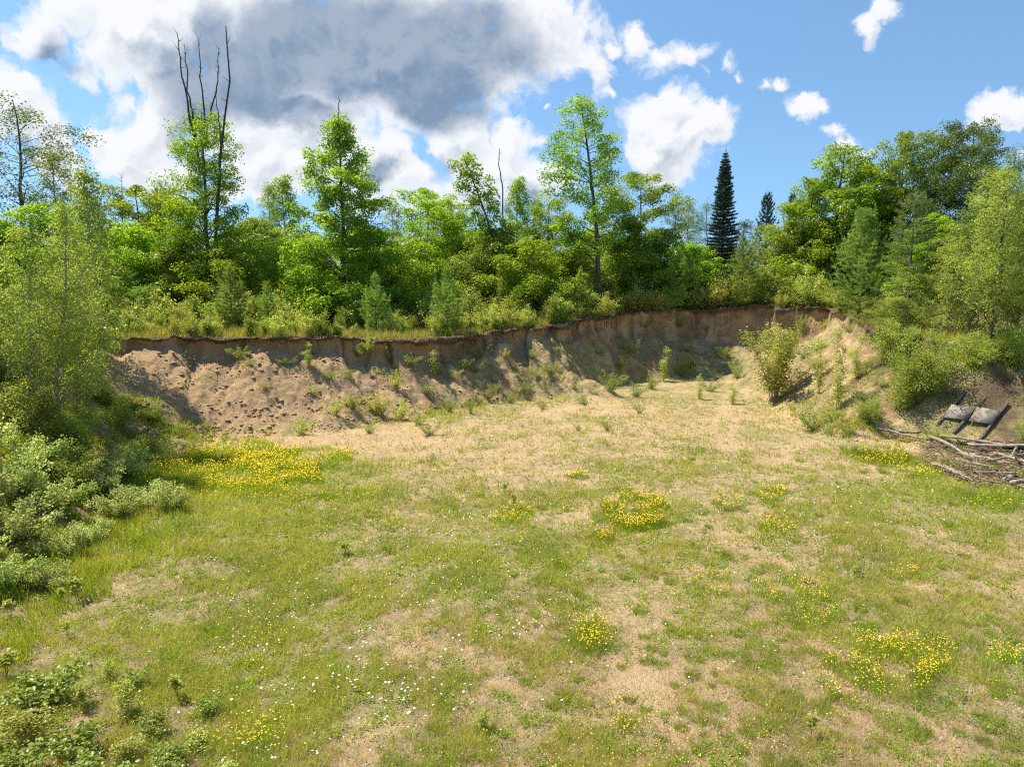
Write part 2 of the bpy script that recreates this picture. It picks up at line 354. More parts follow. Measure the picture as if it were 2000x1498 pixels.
# ---------------------------------------------------------------- plant materials
def leaf_mat(name, c1, c2, c3, trans=.45, gloss=.03, nscale=.35):
    m, N = new_mat(name)
    ge = N.n('ShaderNodeNewGeometry').outputs['Random Per Island']
    co = N.n('ShaderNodeTexCoord').outputs['Object']
    n = N.noise(co, nscale, 3, .6)
    c = N.mix(ge, c1, c2); c = N.mix(N.ss(n, .42, .66), c, c3)
    oi = N.n('ShaderNodeObjectInfo').outputs['Random']
    hs = N.n('ShaderNodeHueSaturation', ins={'Hue': N.m('MULTIPLY_ADD', oi, .024, .488), 'Value': N.m('MULTIPLY_ADD', oi, .36, .84), 'Color': c})
    tr = N.n('ShaderNodeHueSaturation', ins={'Hue': .485, 'Saturation': 1.12, 'Value': 1.9, 'Color': hs.outputs[0]})
    d = N.n('ShaderNodeBsdfDiffuse', ins={'Color': hs.outputs[0]}); t_ = N.n('ShaderNodeBsdfTranslucent', ins={'Color': tr.outputs[0]})
    g = N.n('ShaderNodeBsdfGlossy', ins={'Color': (.6, .7, .6, 1), 'Roughness': .38})
    a = N.n('ShaderNodeMixShader', ins={0: trans, 1: d.outputs[0], 2: t_.outputs[0]})
    b = N.n('ShaderNodeMixShader', ins={0: gloss, 1: a.outputs[0], 2: g.outputs[0]})
    N.n('ShaderNodeOutputMaterial', ins={0: b.outputs[0]}); return m
def flat_mat(name, c1, c2, scale=6, rough=.9, stretch=(1, 1, 1), bump=.5):
    m, N = new_mat(name)
    co = N.v('MULTIPLY', N.n('ShaderNodeTexCoord').outputs['Object'], stretch)
    n = N.noise(co, scale, 6, .65)
    bp = N.n('ShaderNodeBump', ins={'Height': n, 'Strength': bump, 'Distance': .05})
    b = N.n('ShaderNodeBsdfPrincipled', ins={'Base Color': N.mix(N.ss(n, .3, .7), c1, c2), 'Roughness': rough, 'Specular IOR Level': .2, 'Normal': bp.outputs[0]})
    N.n('ShaderNodeOutputMaterial', ins={0: b.outputs[0]}); return m
M = dict(
    maple=leaf_mat('maple_leaf', (.15, .25, .03), (.29, .38, .05), (.12, .21, .028), .56),
    dark=leaf_mat('oak_leaf', (.09, .15, .03), (.17, .24, .05), (.07, .12, .03), .42, .04),
    poplar=leaf_mat('poplar_leaf', (.18, .25, .045), (.31, .35, .07), (.13, .20, .04), .45, .04),
    birch=leaf_mat('birch_leaf', (.20, .27, .05), (.36, .40, .10), (.15, .22, .04), .5, .02),
    pale=leaf_mat('bramble_leaf', (.28, .34, .09), (.48, .51, .20), (.18, .25, .05), .42, .03),
    lime=leaf_mat('scrub_leaf', (.29, .34, .06), (.47, .48, .13), (.20, .26, .04), .45, .04),
    pine=leaf_mat('pine_needle', (.16, .26, .05), (.28, .37, .085), (.12, .20, .04), .45, .04),
    spruce=leaf_mat('spruce_needle', (.045, .085, .05), (.10, .15, .08), (.035, .07, .04), .12, .03),
    jack=leaf_mat('jack_pine_needle', (.13, .18, .06), (.23, .26, .10), (.10, .15, .05), .3, .03),
    grass=leaf_mat('grass_blade', (.27, .29, .045), (.44, .43, .085), (.22, .27, .04), .4, .03, .5),
    tuft=leaf_mat('tuft_blade', (.19, .29, .03), (.34, .42, .05), (.18, .28, .03), .4, .03, .5),
    straw=leaf_mat('straw_blade', (.30, .23, .11), (.62, .51, .29), (.26, .21, .09), .25, .03, .6),
    bark=flat_mat('bark', (.06, .05, .042), (.17, .145, .12), 5, .95, (1, 1, .2)),
    pbark=flat_mat('pale_bark', (.20, .18, .15), (.42, .38, .33), 5, .9, (1, 1, .3)),
    dead=flat_mat('dead_wood', (.045, .038, .035), (.11, .095, .085), 8, .95, (1, 1, .2)),
    wood=flat_mat('weathered_wood', (.13, .10, .075), (.42, .36, .29), 14, .9, (.25, 1, 1)),
    brush=flat_mat('brown_twig', (.13, .09, .06), (.30, .23, .16), 14, .95),
    rail=flat_mat('dark_wood', (.06, .05, .042), (.15, .125, .10), 10, .9),
    board=flat_mat('weathered_board', (.12, .105, .085), (.32, .29, .24), 5.5, .8, (1, 1, 1), .2),
    yellow=flat_mat('yellow_petal', (.85, .50, .02), (.86, .58, .03), 20, .7, bump=0),
    white=flat_mat('white_petal', (.78, .78, .74), (.84, .84, .80), 20, .7, bump=0),
    orange=flat_mat('orange_petal', (.85, .45, .02), (.86, .55, .03), 20, .7, bump=0))

# ---------------------------------------------------------------- mesh builders
def unit(v): return v / (np.linalg.norm(v, axis=-1, keepdims=True) + 1e-9)
def leaf_geo(rng, C, N_, size, asp=.62, fine=False):
    """one folded leaf at every point of C, facing N_"""
    n = len(C); size = np.broadcast_to(size, (n,))[:, None]
    a = rng.normal(size=(n, 3)); T_ = unit(a - (a * N_).sum(1, keepdims=True) * N_); B = np.cross(N_, T_)
    fold = N_ * size * .16
    if fine:
        V = np.stack([C - T_ * size * .5, C - T_ * size * .12 + B * size * asp * .5 + fold, C + T_ * size * .22 + B * size * asp * .36 + fold * .7, C + T_ * size * .5 - fold * .6,
                      C + T_ * size * .22 - B * size * asp * .36 + fold * .7, C - T_ * size * .12 - B * size * asp * .5 + fold], 1).reshape(-1, 3)
        k_ = np.arange(n)[:, None] * 6
        return V, np.concatenate([k_ + [0, 1, 2, 3], k_ + [0, 3, 4, 5]], 0)
    V = np.stack([C - T_ * size * .5, C + B * size * asp * .5 + fold, C + T_ * size * .5, C - B * size * asp * .5 + fold], 1).reshape(-1, 3)
    return V, np.arange(n)[:, None] * 4 + [0, 1, 2, 3]
def rand_up(rng, n, up=.9): return unit(rng.normal(size=(n, 3)) * [1, 1, .8] + [0, 0, up])
class Tubes:
    def __init__(s): s.V = []; s.F = []; s.n = 0
    def add(s, P_, r, k_=6):
        P_ = np.asarray(P_, float); r = np.broadcast_to(r, (len(P_),)); d = unit(np.gradient(P_, axis=0))
        ref = np.where(np.abs(d[:, 2:3]) > .9, [[1., 0, 0]], [[0, 0, 1.]]); a = unit(np.cross(d, ref)); b = np.cross(d, a)
        th = np.arange(k_) / k_ * 2 * math.pi
        V = (P_[:, None] + r[:, None, None] * (a[:, None] * np.cos(th)[None, :, None] + b[:, None] * np.sin(th)[None, :, None])).reshape(-1, 3)
        i = np.arange(len(P_) - 1)[:, None] * k_; j = np.arange(k_)[None]; j2 = (j + 1) % k_
        s.F.append(np.stack([i + j, i + j2, i + k_ + j2, i + k_ + j], -1).reshape(-1, 4) + s.n); s.V.append(V); s.n += len(V)
        # close both ends
        for base, rv in ((0, 1), ((len(P_) - 1) * k_, 0)):
            q = [base + x for x in range(k_)]
            for h in range(1, k_ - 1, 2):
                f_ = [q[0], q[h], q[h + 1], q[(h + 2) % k_]]
                s.F.append(np.array([f_ if not rv else f_[::-1]]) + s.n - len(V))
    def build(s, name, mat, parent=None): return mesh_obj(name, np.vstack(s.V), np.vstack(s.F), mat, parent, smooth=True)
def empty(name, loc=(0, 0, 0)):
    o = bpy.data.objects.new(name, None); sc.collection.objects.link(o); o.location = loc; o.empty_display_size = .3; return o
def wob(rng, n, amp):
    w = np.cumsum(rng.normal(size=(n, 2)), 0) * amp / math.sqrt(n); return w - w[0]
def broadleaf(name, seed, H, prof, base=.12, nl=70, r0=None, leafm='maple', leaf=.15, lpc=36, cl=.42, flat=.85, up_ang=(5, 60), lean=(0, 0), wobble=.25, trunkm='bark',
              dens=1.0, spike=0.0, gap=0.0, up=.6, tip=True, stop=.98, asp=.7):
    """tapered trunk, limbs and sprays of leaves; prof = [(height fraction, crown radius)]"""
    rng = np.random.default_rng(seed); root = empty(name); r0 = r0 or H * .011
    n = 14; tt = np.linspace(0, 1, n); w = wob(rng, n, wobble)
    TP = np.stack([w[:, 0] + lean[0] * tt ** 1.6, w[:, 1] + lean[1] * tt ** 1.6, tt * H], 1)
    tb = Tubes(); tb.add(np.vstack([TP, TP[-1] + [0, 0, spike]]) if spike else TP, np.append(r0 * (1 - tt * .88), [r0 * .05] if spike else []), 7)
    pt, pr = np.array(prof).T; CC = []
    def tr_at(f): return np.array([np.interp(f, tt, TP[:, i]) for i in range(3)])
    az = rng.uniform(0, 6.28)
    for i in range(nl):
        f = base + (stop - base) * ((i + rng.uniform(0, .8)) / nl); az += 2.4 + rng.normal() * .5
        Lh = np.interp(f, pt, pr) * rng.uniform(.42, 1.25)
        if rng.random() < gap: continue
        e = R(rng.uniform(*up_ang)); o_ = tr_at(f) - [0, 0, Lh * math.tan(e) * .55]
        o_[2] = max(o_[2], H * .03)
        s_ = np.linspace(0, 1, 5)[:, None]; dirv = np.array([math.cos(az), math.sin(az), 0])
        Pl = o_ + dirv * Lh * s_ + np.array([0, 0, 1]) * (Lh * math.tan(e) * (s_ - .35 * s_ ** 2)) + rng.normal(size=(5, 3)) * .05 * Lh * s_
        rl = r0 * .38 * (1 - f * .75)
        tb.add(Pl, np.linspace(rl, rl * .2, 5), 4)
        nsub = max(2, int(round(Lh * 2.2 * dens)))
        for c_ in range(nsub):
            q = .30 + .70 * (c_ + rng.random()) / nsub
            p = np.array([np.interp(q, s_[:, 0], Pl[:, k_]) for k_ in range(3)])
            sg = 1 if rng.random() < .5 else -1; ang = az + sg * rng.uniform(.3, 1.1); ls = Lh * rng.uniform(.18, .42) * (1.25 - q * .7)
            p2 = p + np.array([math.cos(ang), math.sin(ang), rng.uniform(-.5, .9)]) * ls
            tb.add(np.array([p, (p + p2) / 2 + [0, 0, .04], p2]), [rl * .35, rl * .22, rl * .1], 3)
            CC.append(p2)
            if ls > cl: CC.append((p + p2) / 2)
        CC.append(Pl[-1])
    if tip:
        for q in range(4): CC.append(tr_at(stop) + rng.normal(size=3) * [.15, .15, .3] - [0, 0, .2 * q])
    tb.build('trunk', M[trunkm], root)
    CC = np.array(CC); k_ = len(CC); cnt = np.maximum(3, rng.poisson(lpc, k_)); idx = np.repeat(np.arange(k_), cnt)
    sd_ = unit(rng.normal(size=(len(idx), 3)) + [0, 0, .45]); cr_ = cl * rng.uniform(.65, 1.35, k_)[idx][:, None]
    off = sd_ * cr_ * rng.uniform(.35, 1.05, len(idx))[:, None] ** .6 * [1, 1, flat]
    C = CC[idx] + off; C[:, 2] = np.maximum(C[:, 2], .05)
    V, Fq = leaf_geo(rng, C, unit(rand_up(rng, len(C), up) + sd_ * .7), leaf * rng.uniform(.6, 1.3, len(C)), asp)
    mesh_obj('crown', V, Fq, M[leafm], root); root['_h'] = H; root['_r'] = max(pr)
    return root
def pine(name, seed, H, Rr, gapw=.32, nb=6, nper=26, nl=.11, nw=.011, m='pine', e0=12, curl=.5, sharp=1.0, r0=None, bare=.0, trunkm='bark', fan=True, brushw=.8):
    """whorled conifer; every branch is a bottle brush of needles"""
    rng = np.random.default_rng(seed); root = empty(name); r0 = r0 or H * .014; tb = Tubes()
    zz = np.linspace(0, H, 8); tb.add(np.stack([wob(rng, 8, .03)[:, 0], wob(rng, 8, .03)[:, 1], zz], 1), r0 * (1 - .9 * zz / H), 6)
    PC = []; PD = []
    def brush(Pl, k_):
        s_ = rng.uniform(0.12, 1, k_); p = np.stack([np.interp(s_, np.linspace(0, 1, len(Pl)), Pl[:, i]) for i in range(3)], 1)
        g = np.gradient(Pl, axis=0); d = unit(np.stack([np.interp(s_, np.linspace(0, 1, len(Pl)), g[:, i]) for i in range(3)], 1))
        PC.append(p); PD.append(unit(d * .75 + unit(rng.normal(size=(k_, 3))) * brushw))
    h = H * (.03 + bare); lv = 0
    while h < H * .97:
        f = h / H; L_ = Rr * (1 - f) ** sharp * min(1, .55 + f * 3.0) * rng.uniform(.82, 1.14); a0 = rng.uniform(0, 6.28)
        for b_ in range(nb):
            a = a0 + b_ * 6.283 / nb + rng.normal() * .15; l = L_ * rng.uniform(.75, 1.15) + .06; dv = np.array([math.cos(a), math.sin(a), 0])
            s_ = np.linspace(0, 1, 5)[:, None]; el = math.tan(R(e0 + 40 * f))
            Pl = np.array([0, 0, h]) + dv * l * s_ + np.array([0, 0, 1]) * l * (el * s_ * .8 + curl * s_ ** 2.5)
            tb.add(Pl, np.linspace(r0 * .3 * (1.1 - f), r0 * .06, 5), 3); brush(Pl, int(nper * (.4 + l / .5)))
            if l > .35:
                for sd_ in (-1, 1):
                    for q in (.35, .6, .8):
                        bp_ = np.array([np.interp(q, s_[:, 0], Pl[:, i]) for i in range(3)])
                        dd = unit(dv + sd_ * .9 * np.array([-dv[1], dv[0], 0]) + [0, 0, .25 + curl * .5]); ll = l * .45 * (1.2 - q)
                        brush(bp_ + dd * ll * np.linspace(0, 1, 3)[:, None], int(nper * (.3 + ll / .5)))
        h += gapw * rng.uniform(.8, 1.2) * (1 - .35 * f)
    brush(np.array([[0, 0, H * .88], [0, 0, H * .95], [0, 0, H * 1.03]]), int(nper * 1.2))
    tb.build('trunk', M[trunkm], root)
    C = np.vstack(PC); D_ = np.vstack(PD); n = len(C); l = nl * rng.uniform(.7, 1.2, n)[:, None]
    B = unit(np.cross(D_, rng.normal(size=(n, 3)))) * nw
    V = np.stack([C - B, C + B, C + D_ * l + B * .3], 1).reshape(-1, 3)
    mesh_obj('crown', V, np.arange(n)[:, None] * 3 + [0, 1, 2], M[m], root); root['_h'] = H * 1.03; root['_r'] = Rr
    return root
def shrub(name, seed, H, Rr, stems=8, leafm='lime', leaf=.07, n=2500, fine=False, sr=.012, cl=.16, trunkm='pbark', spread=.75, basef=.15, up=.7, asp=.68):
    """several stems from one root, leaves in sprays along the twigs"""
    rng = np.random.default_rng(seed); root = empty(name); tb = Tubes(); CC = []
    for i in range(stems):
        a = rng.uniform(0, 6.28); q = rng.uniform(0, 1) ** .5; l = Rr * spread * q; hh = H * rng.uniform(.7, 1.0) * (1.05 - .35 * q)
        s_ = np.linspace(0, 1, 6)[:, None]; b0 = np.array([math.cos(a), math.sin(a), 0]) * Rr * .12 * q
        Pl = b0 + np.array([math.cos(a), math.sin(a), 0]) * l * s_ ** 1.2 + np.array([0, 0, hh]) * s_ + rng.normal(size=(6, 3)) * .03 * H * s_
        tb.add(Pl, np.linspace(sr, sr * .25, 6), 4)
        for k_ in range(max(4, int(12 * hh / max(cl * 6, .6)))):
            f = rng.uniform(basef, 1.0); p = np.array([np.interp(f, s_[:, 0], Pl[:, j]) for j in range(3)])
            a2 = rng.uniform(0, 6.28); e = rng.uniform(.1, .6) * Rr * .55 * (1.15 - f)
            q_ = p + np.array([math.cos(a2), math.sin(a2), .35]) * e
            if e > cl * .5: tb.add(np.array([p, q_]), [sr * .3, sr * .12], 3)
            CC.append(q_); CC.append((p + q_) / 2)
    tb.build('stem', M[trunkm], root); CC = np.array(CC); idx = rng.integers(0, len(CC), n)
    C = CC[idx] + rng.normal(size=(n, 3)) * cl * [.6, .6, .5]; C[:, 2] = np.maximum(C[:, 2], .03)
    V, Fq = leaf_geo(rng, C, rand_up(rng, n, up), leaf * rng.uniform(.6, 1.25, n), asp, fine)
    mesh_obj('foliage', V, Fq, M[leafm], root); root['_h'] = H; root['_r'] = Rr
    return root
USED = set()
def put(proto, loc, sx=1, sz=1, rz=0, label=None, cat=None, group=None, name=None, tilt=None):
    if proto.name not in USED: o = proto; USED.add(proto.name)
    else:
        o = proto.copy(); sc.collection.objects.link(o)
        for ch in list(proto.children):
            c_ = ch.copy(); sc.collection.objects.link(c_); c_.parent = o
    o.location = loc; o.rotation_euler = (*(tilt or (0, 0)), rz); o.scale = (sx, sx, sz)
    for k_ in ('label', 'category', 'group'):
        if k_ in o.keys(): del o[k_]
    return tag(o, label, cat, group)
def place_px(proto, px, ptop, D, wpx=None, rz=0, label=None, cat='tree', group=None, zb=None, sink=.15):
    """stand a plant on the ground D metres away so that it reaches the height seen at (px, ptop)"""
    top = at(px, ptop, D); x, y = top[0], top[1]; z0 = (hz(x, y) if zb is None else zb) - sink
    s_ = (top[2] - z0) / proto['_h']; sx = s_ if wpx is None else (wpx / F * D / 2) / proto['_r']
    return put(proto, (x, y, z0), sx, s_, rz, label, cat, group)
# ---------------------------------------------------------------- labels told by landmarks in the photo
def auto(desc, px, py, marks, lim=16):
    best = sorted(marks, key=lambda m_: (m_[0] - px) ** 2 + (m_[1] - py) ** 2)
    for m_ in best:
        dx, dy = px - m_[0], py - m_[1]
        r_ = ('right of' if dx > 0 else 'left of') if abs(dx) > abs(dy) else ('below' if dy > 0 else 'above')
        lab = f'{desc} {r_} the {m_[2]}'
        if lab not in SEEN: SEEN.add(lab); return lab
    for m_, q in zip(best, ('just', 'a little', 'well', 'far')):
        lab = f'{desc} {q} beside the {m_[2]}'
        if lab not in SEEN: SEEN.add(lab); return lab
    return desc
SEEN = set()
# ---------------------------------------------------------------- the forest on the plateau
rs = np.random.default_rng(5)
FG = 'trees of the forest edge'
ta = broadleaf('maple_tree', 11, 13, [(0, 2.2), (.15, 3.0), (.45, 3.1), (.7, 2.5), (.88, 1.7), (1, .7)], base=.05, nl=80, lpc=60, cl=.5)
tb_ = broadleaf('maple_tree', 12, 13, [(0, 1.8), (.2, 2.6), (.5, 3.1), (.75, 2.8), (.92, 1.9), (1, 1.0)], base=.06, nl=72, gap=.1, lpc=60, cl=.55, up_ang=(15, 60))
tcn = broadleaf('maple_tree', 13, 13, [(0, 2.4), (.15, 3.1), (.3, 2.9), (.6, 2.1), (.85, 1.2), (1, .35)], base=.04, nl=85, leaf=.14, lpc=60, cl=.5)
tp = broadleaf('poplar_tree', 14, 13, [(0, 1.2), (.2, 1.8), (.5, 1.9), (.8, 1.3), (1, .35)], base=.12, nl=75, leafm='poplar', leaf=.12, cl=.42, up_ang=(15, 65), trunkm='pbark', lpc=34)
td = broadleaf('oak_tree', 15, 13, [(0, 1.6), (.25, 2.6), (.55, 3.2), (.8, 2.8), (.95, 1.9), (1, 1.2)], base=.1, nl=85, leafm='dark', leaf=.13, lpc=52, cl=.5, up_ang=(15, 60))
tf = broadleaf('ash_tree', 16, 13, [(0, 1.4), (.3, 2.4), (.6, 2.6), (.85, 1.9), (1, .7)], base=.2, nl=60, leafm='dark', leaf=.10, lpc=40, gap=.15, cl=.5, up_ang=(15, 65))
tsa = broadleaf('maple_tree', 17, 7.5, [(0, 2.0), (.2, 2.7), (.5, 2.8), (.8, 2.1), (1, .9)], base=.05, nl=62, lpc=60, cl=.55, flat=.95, up_ang=(5, 70))
tsb = broadleaf('maple_tree', 18, 7.5, [(0, 1.8), (.25, 2.5), (.5, 2.3), (.8, 1.5), (1, .5)], base=.04, nl=66, lpc=60, cl=.5, flat=.95, up_ang=(5, 70), leafm='poplar', leaf=.14)
PR = dict(s=tsa, t=tsb, a=ta, b=tb_, c=tcn, p=tp, d=td, f=tf)
# kind, px, top, distance, width px, label
TREES = [
 ('f', 25, 195, 42, 190, 'tall dark fine-leaved tree cut by the left edge of the picture'),
 ('p', 100, 296, 40, 80, 'slender poplar standing right of the tall dark tree at the far left'),
 ('a', 60, 400, 36, 190, 'bushy maple low behind the left birches'),
 ('p', 190, 400, 48, 90, 'yellow-green poplar just left of the small bare snag'),
 ('b', 265, 365, 50, 150, 'rounded bright maple right behind the small bare snag'),
 ('a', 315, 372, 54, 120, 'rounded maple touching the left side of the dead-topped maple'),
 ('c', 250, 440, 46, 130, 'low dense maple below the small bare snag'),
 ('c', 330, 470, 45, 130, 'low dark-skirted maple at the left foot of the dead-topped maple'),
 ('a', 450, 480, 44, 130, 'low maple hiding the right foot of the dead-topped maple'),
 ('p', 522, 360, 52, 60, 'narrow pointed maple left of the pyramid-shaped maple'),
 ('c', 560, 350, 56, 110, 'pointed maple with dark top close to the left side of the pyramid-shaped maple'),
 ('b', 500, 430, 50, 130, 'loose bright maple between the dead-topped and the pyramid-shaped maples'),
 ('a', 560, 470, 46, 120, 'low maple at the left foot of the pyramid-shaped maple'),
 ('p', 765, 398, 52, 70, 'thin poplar with an open crown right of the pyramid-shaped maple'),
 ('b', 832, 370, 56, 130, 'open round-topped maple behind the gap right of the pyramid-shaped maple'),
 ('b', 880, 392, 52, 110, 'round-topped maple immediately left of the leaning maple'),
 ('a', 800, 470, 48, 130, 'low bushy maple under the open round-topped maple'),
 ('c', 730, 500, 46, 110, 'low maple at the right foot of the pyramid-shaped maple'),
 ('c', 1014, 352, 54, 90, 'pointed maple just right of the thin bare snag'),
 ('a', 960, 450, 48, 130, 'dense maple below the leaning maple'),
 ('p', 1045, 385, 56, 60, 'narrow dark poplar between the pointed maple and the tallest maple'),
 ('b', 1075, 392, 52, 100, 'yellow-green maple left of the tallest maple'),
 ('a', 1040, 470, 46, 130, 'low maple halfway between the leaning and the tallest maples'),
 ('c', 1110, 490, 46, 120, 'low dark maple at the left foot of the tallest maple'),
 ('b', 1248, 338, 50, 135, 'broad dark-stemmed maple right of the tallest maple'),
 ('a', 1230, 460, 47, 130, 'low maple at the right foot of the tallest maple'),
 ('c', 1290, 455, 50, 110, 'low maple left of the pale fine-leaved tree'),
 ('f', 1320, 372, 66, 60, 'pale blue-green fine-leaved tree far behind the forest edge'),
 ('p', 1345, 396, 64, 50, 'thin far poplar left of the dark spire-shaped spruce'),
 ('f', 1382, 392, 62, 60, 'wispy tree touching the left side of the dark spruce'),
 ('b', 1350, 480, 56, 110, 'low maple below the thin far poplar'),
 ('p', 1452, 432, 58, 70, 'light yellow-green poplar touching the right side of the dark spruce'),
 ('p', 1500, 440, 55, 90, 'light yellow-green bushy poplar under the first small pine'),
 ('b', 1555, 440, 52, 90, 'light green maple under the second small pine'),
 ('a', 1638, 287, 50, 165, 'large dense maple with the square top on the right'),
 ('b', 1590, 350, 52, 90, 'maple stepping down left from the large square-topped maple'),
 ('a', 1700, 320, 54, 130, 'full maple between the large square-topped one and the pale-topped one'),
 ('b', 1772, 258, 52, 110, 'tall pale-topped maple left of the dark oaks'),
 ('d', 1845, 258, 50, 120, 'dark oak, the left of the pair at the right'),
 ('d', 1895, 236, 48, 130, 'tallest dark oak at the right'),
 ('a', 1600, 440, 46, 130, 'low bright maple in front of the large square-topped maple'),
 ('c', 1720, 400, 46, 130, 'dark low maple behind the big young pine'),
 ('f', 1985, 292, 38, 120, 'fine-leaved tree cut by the right edge of the picture'),
 ('d', 1960, 400, 40, 130, 'dark tree behind the right-hand birches'),
 ('a', 1830, 420, 44, 130, 'maple behind the jack pine'),
]
for i, (k_, px, py, D, w, lab) in enumerate(TREES):
    if py >= 425 and k_ in 'abc': k_ = 'st'[i % 2]
    if 1105 < px < 1500: D = max(D, 53)
    elif 1500 <= px < 1740: D = max(D, 51)
    place_px(PR[k_], px, py, D, w * 1.22, rs.uniform(0, 6.28), lab, 'tree', FG)
WM = [(100, 450, 'slender poplar at the far left'), (265, 450, 'maple by the small bare snag'), (395, 450, 'dead-topped maple'), (522, 450, 'narrow pointed maple'), (658, 450, 'pyramid-shaped maple'), (832, 450, 'open round-topped maple'), (925, 450, 'leaning maple'), (1045, 450, 'narrow dark poplar'), (1168, 450, 'tallest maple'), (1248, 450, 'broad dark-stemmed maple'), (1345, 450, 'thin far poplar'), (1418, 450, 'dark spruce'), (1500, 450, 'first small pine'), (1638, 450, 'square-topped maple'), (1772, 450, 'pale-topped maple'), (1895, 450, 'tallest dark oak'), (1985, 450, 'fine-leaved tree at the right edge')]
# further trees deeper in the wood close the view between the trunks
for i, px in enumerate(range(-160, 2200, 62)):
    k_ = 'stassts'[i % 7]; top = 478 + 34 * math.sin(i * 1.7) + (40 if 1290 < px < 1560 else 0)
    place_px(PR[k_], px + rs.uniform(-15, 15), top, 62 + rs.uniform(0, 8), 150, rs.uniform(0, 6.28), auto(('shaded maple deep in the wood', 'dark maple far back in the wood')[i % 2], px, 450, WM), 'tree', 'trees deep in the wood')
# a few outside the frame so the edge goes on
for px, D in ((-160, 40), (-90, 34), (2110, 40), (2180, 46)):
    place_px(ta, px, 330, D, 190, rs.uniform(0, 6.28), ('outer' if abs(px - 1000) > 1120 else 'inner') + ' maple beyond the ' + ('left' if px < 0 else 'right') + ' edge of the picture', 'tree', 'trees beyond the frame')

def dead_limb(parent, pts, r, name='dead_limb', seed=0, twigs=16):
    rng = np.random.default_rng(seed); tb = Tubes(); P_ = np.array(pts, float)
    s_ = np.linspace(0, 1, 16); Q_ = np.stack([np.interp(s_, np.linspace(0, 1, len(P_)), P_[:, i]) for i in range(3)], 1); Q_[1:-1] += rng.normal(size=(14, 3)) * .03
    tb.add(Q_, np.linspace(r, r * .28, 16), 6)
    for k_ in range(twigs):
        q = rng.integers(5, 16); d = unit(rng.normal(size=3) * [1, 1, .3] + [0, 0, .8]); l = rng.uniform(.15, .6)
        tb.add(np.array([Q_[q], Q_[q] + d * l * .5, Q_[q] + d * l + [0, 0, .1]]), [r * .2, r * .13, r * .06], 4)
    return tb.build(name, M['dead'], parent)
def rel(o, px, py, D): return at(px, py, D) - np.array(o.location)
# dead-topped maple: living crown round a trunk, bare leaders above it
D0 = 46
h1 = broadleaf('maple_tree', 21, 14.0, [(0, 2.6), (.14, 2.9), (.35, 2.6), (.6, 2.2), (.72, 1.8), (.84, 1.9), (1, 1.0)], base=.05, nl=120, leaf=.125, lpc=50, r0=.2, wobble=.12, cl=.48)
o = place_px(h1, 392, 218, D0, 172, 1.0, 'dead-topped maple with bare black leaders rising above its leafy crown', 'tree', FG); s_ = o.scale[2]
o.rotation_euler = (0, 0, 0); o.scale = (o.scale[0], o.scale[0], o.scale[2])
S = np.array([1 / o.scale[0], 1 / o.scale[0], 1 / o.scale[2]])
for k_, (pts, r) in enumerate([([(385, 300), (372, 230), (356, 150), (346, 66)], .085), ([(390, 330), (378, 235), (366, 165), (361, 92)], .08),
                               ([(396, 340), (400, 225), (392, 150), (388, 80)], .07), ([(400, 290), (412, 215), (426, 160), (428, 96)], .07)]):
    dead_limb(o, [rel(o, a, b, D0 + (k_ - 1.5) * .5) * S for a, b in pts], r, seed=k_)
for ch in o.children:
    if ch.name.startswith('dead_limb'): ch['label'] = 'bare black dead leader'
def snag(label, pts, D, r, seed, twigs=12):
    b = at(*pts[0], D); e = empty('dead_tree', (b[0], b[1], hz(b[0], b[1]) - .1)); tag(e, label, 'tree')
    P_ = [(0, 0, 0)] + [rel(e, a, c, D) for a, c in pts[1:]]
    dead_limb(e, P_, r, 'trunk', seed, twigs); return e
e = snag('bare dead trunk curving up beside the dead-topped maple', [(424, 600), (422, 450), (428, 340), (434, 270), (448, 160), (441, 52)], 45, .12, 4, 18)
dead_limb(e, [rel(e, 432, 290, 45), rel(e, 428, 230, 45), rel(e, 420, 180, 45)], .05, 'limb', 7, 5)
snag('thin bare snag behind the leaning maple', [(984, 480), (982, 370), (974, 320), (976, 290)], 53, .07, 9, 6)
snag('small bare snag above the left maples', [(240, 450), (238, 400), (238, 340)], 52, .05, 10, 14)
# pyramid-shaped maple with a dead spike
h2 = broadleaf('maple_tree', 22, 15.5, [(0, 2.9), (.1, 3.4), (.3, 3.2), (.5, 2.6), (.65, 2.2), (.78, 1.5), (.88, .9), (1, .35)], base=.04, nl=130, leaf=.14, lpc=62, r0=.2, wobble=.1, cl=.5)
o = place_px(h2, 660, 232, 44, 222, 2.0, 'dense pyramid-shaped maple with a dead spike at its tip', 'tree', FG); o.rotation_euler = (0, 0, 0)
S = np.array([1 / o.scale[0], 1 / o.scale[0], 1 / o.scale[2]])
dead_limb(o, [rel(o, 660, 300, 44) * S, rel(o, 662, 240, 44) * S, rel(o, 661, 190, 44) * S], .06, 'dead_spike', 12, 9)
# the tallest maple with its clear trunk
h3 = broadleaf('maple_tree', 23, 15.5, [(0, .5), (.22, .7), (.3, 1.9), (.45, 2.3), (.62, 2.35), (.72, 2.3), (.8, 1.7), (.9, 1.6), (1, .8)], base=.27, nl=72, leaf=.14, lpc=52, r0=.2, wobble=.15, gap=.22, lean=(-1.3, 0), cl=.55)
b = hz(*(at(1168, 590, 50)[:2])); tp3 = at(1132, 192, 50)
put(h3, (at(1168, 590, 50)[0], 50, b - .1), 1.06, (tp3[2] - b + .1) / 15.5, 0, 'tallest maple, open-crowned on a long clear grey trunk', 'tree', FG)
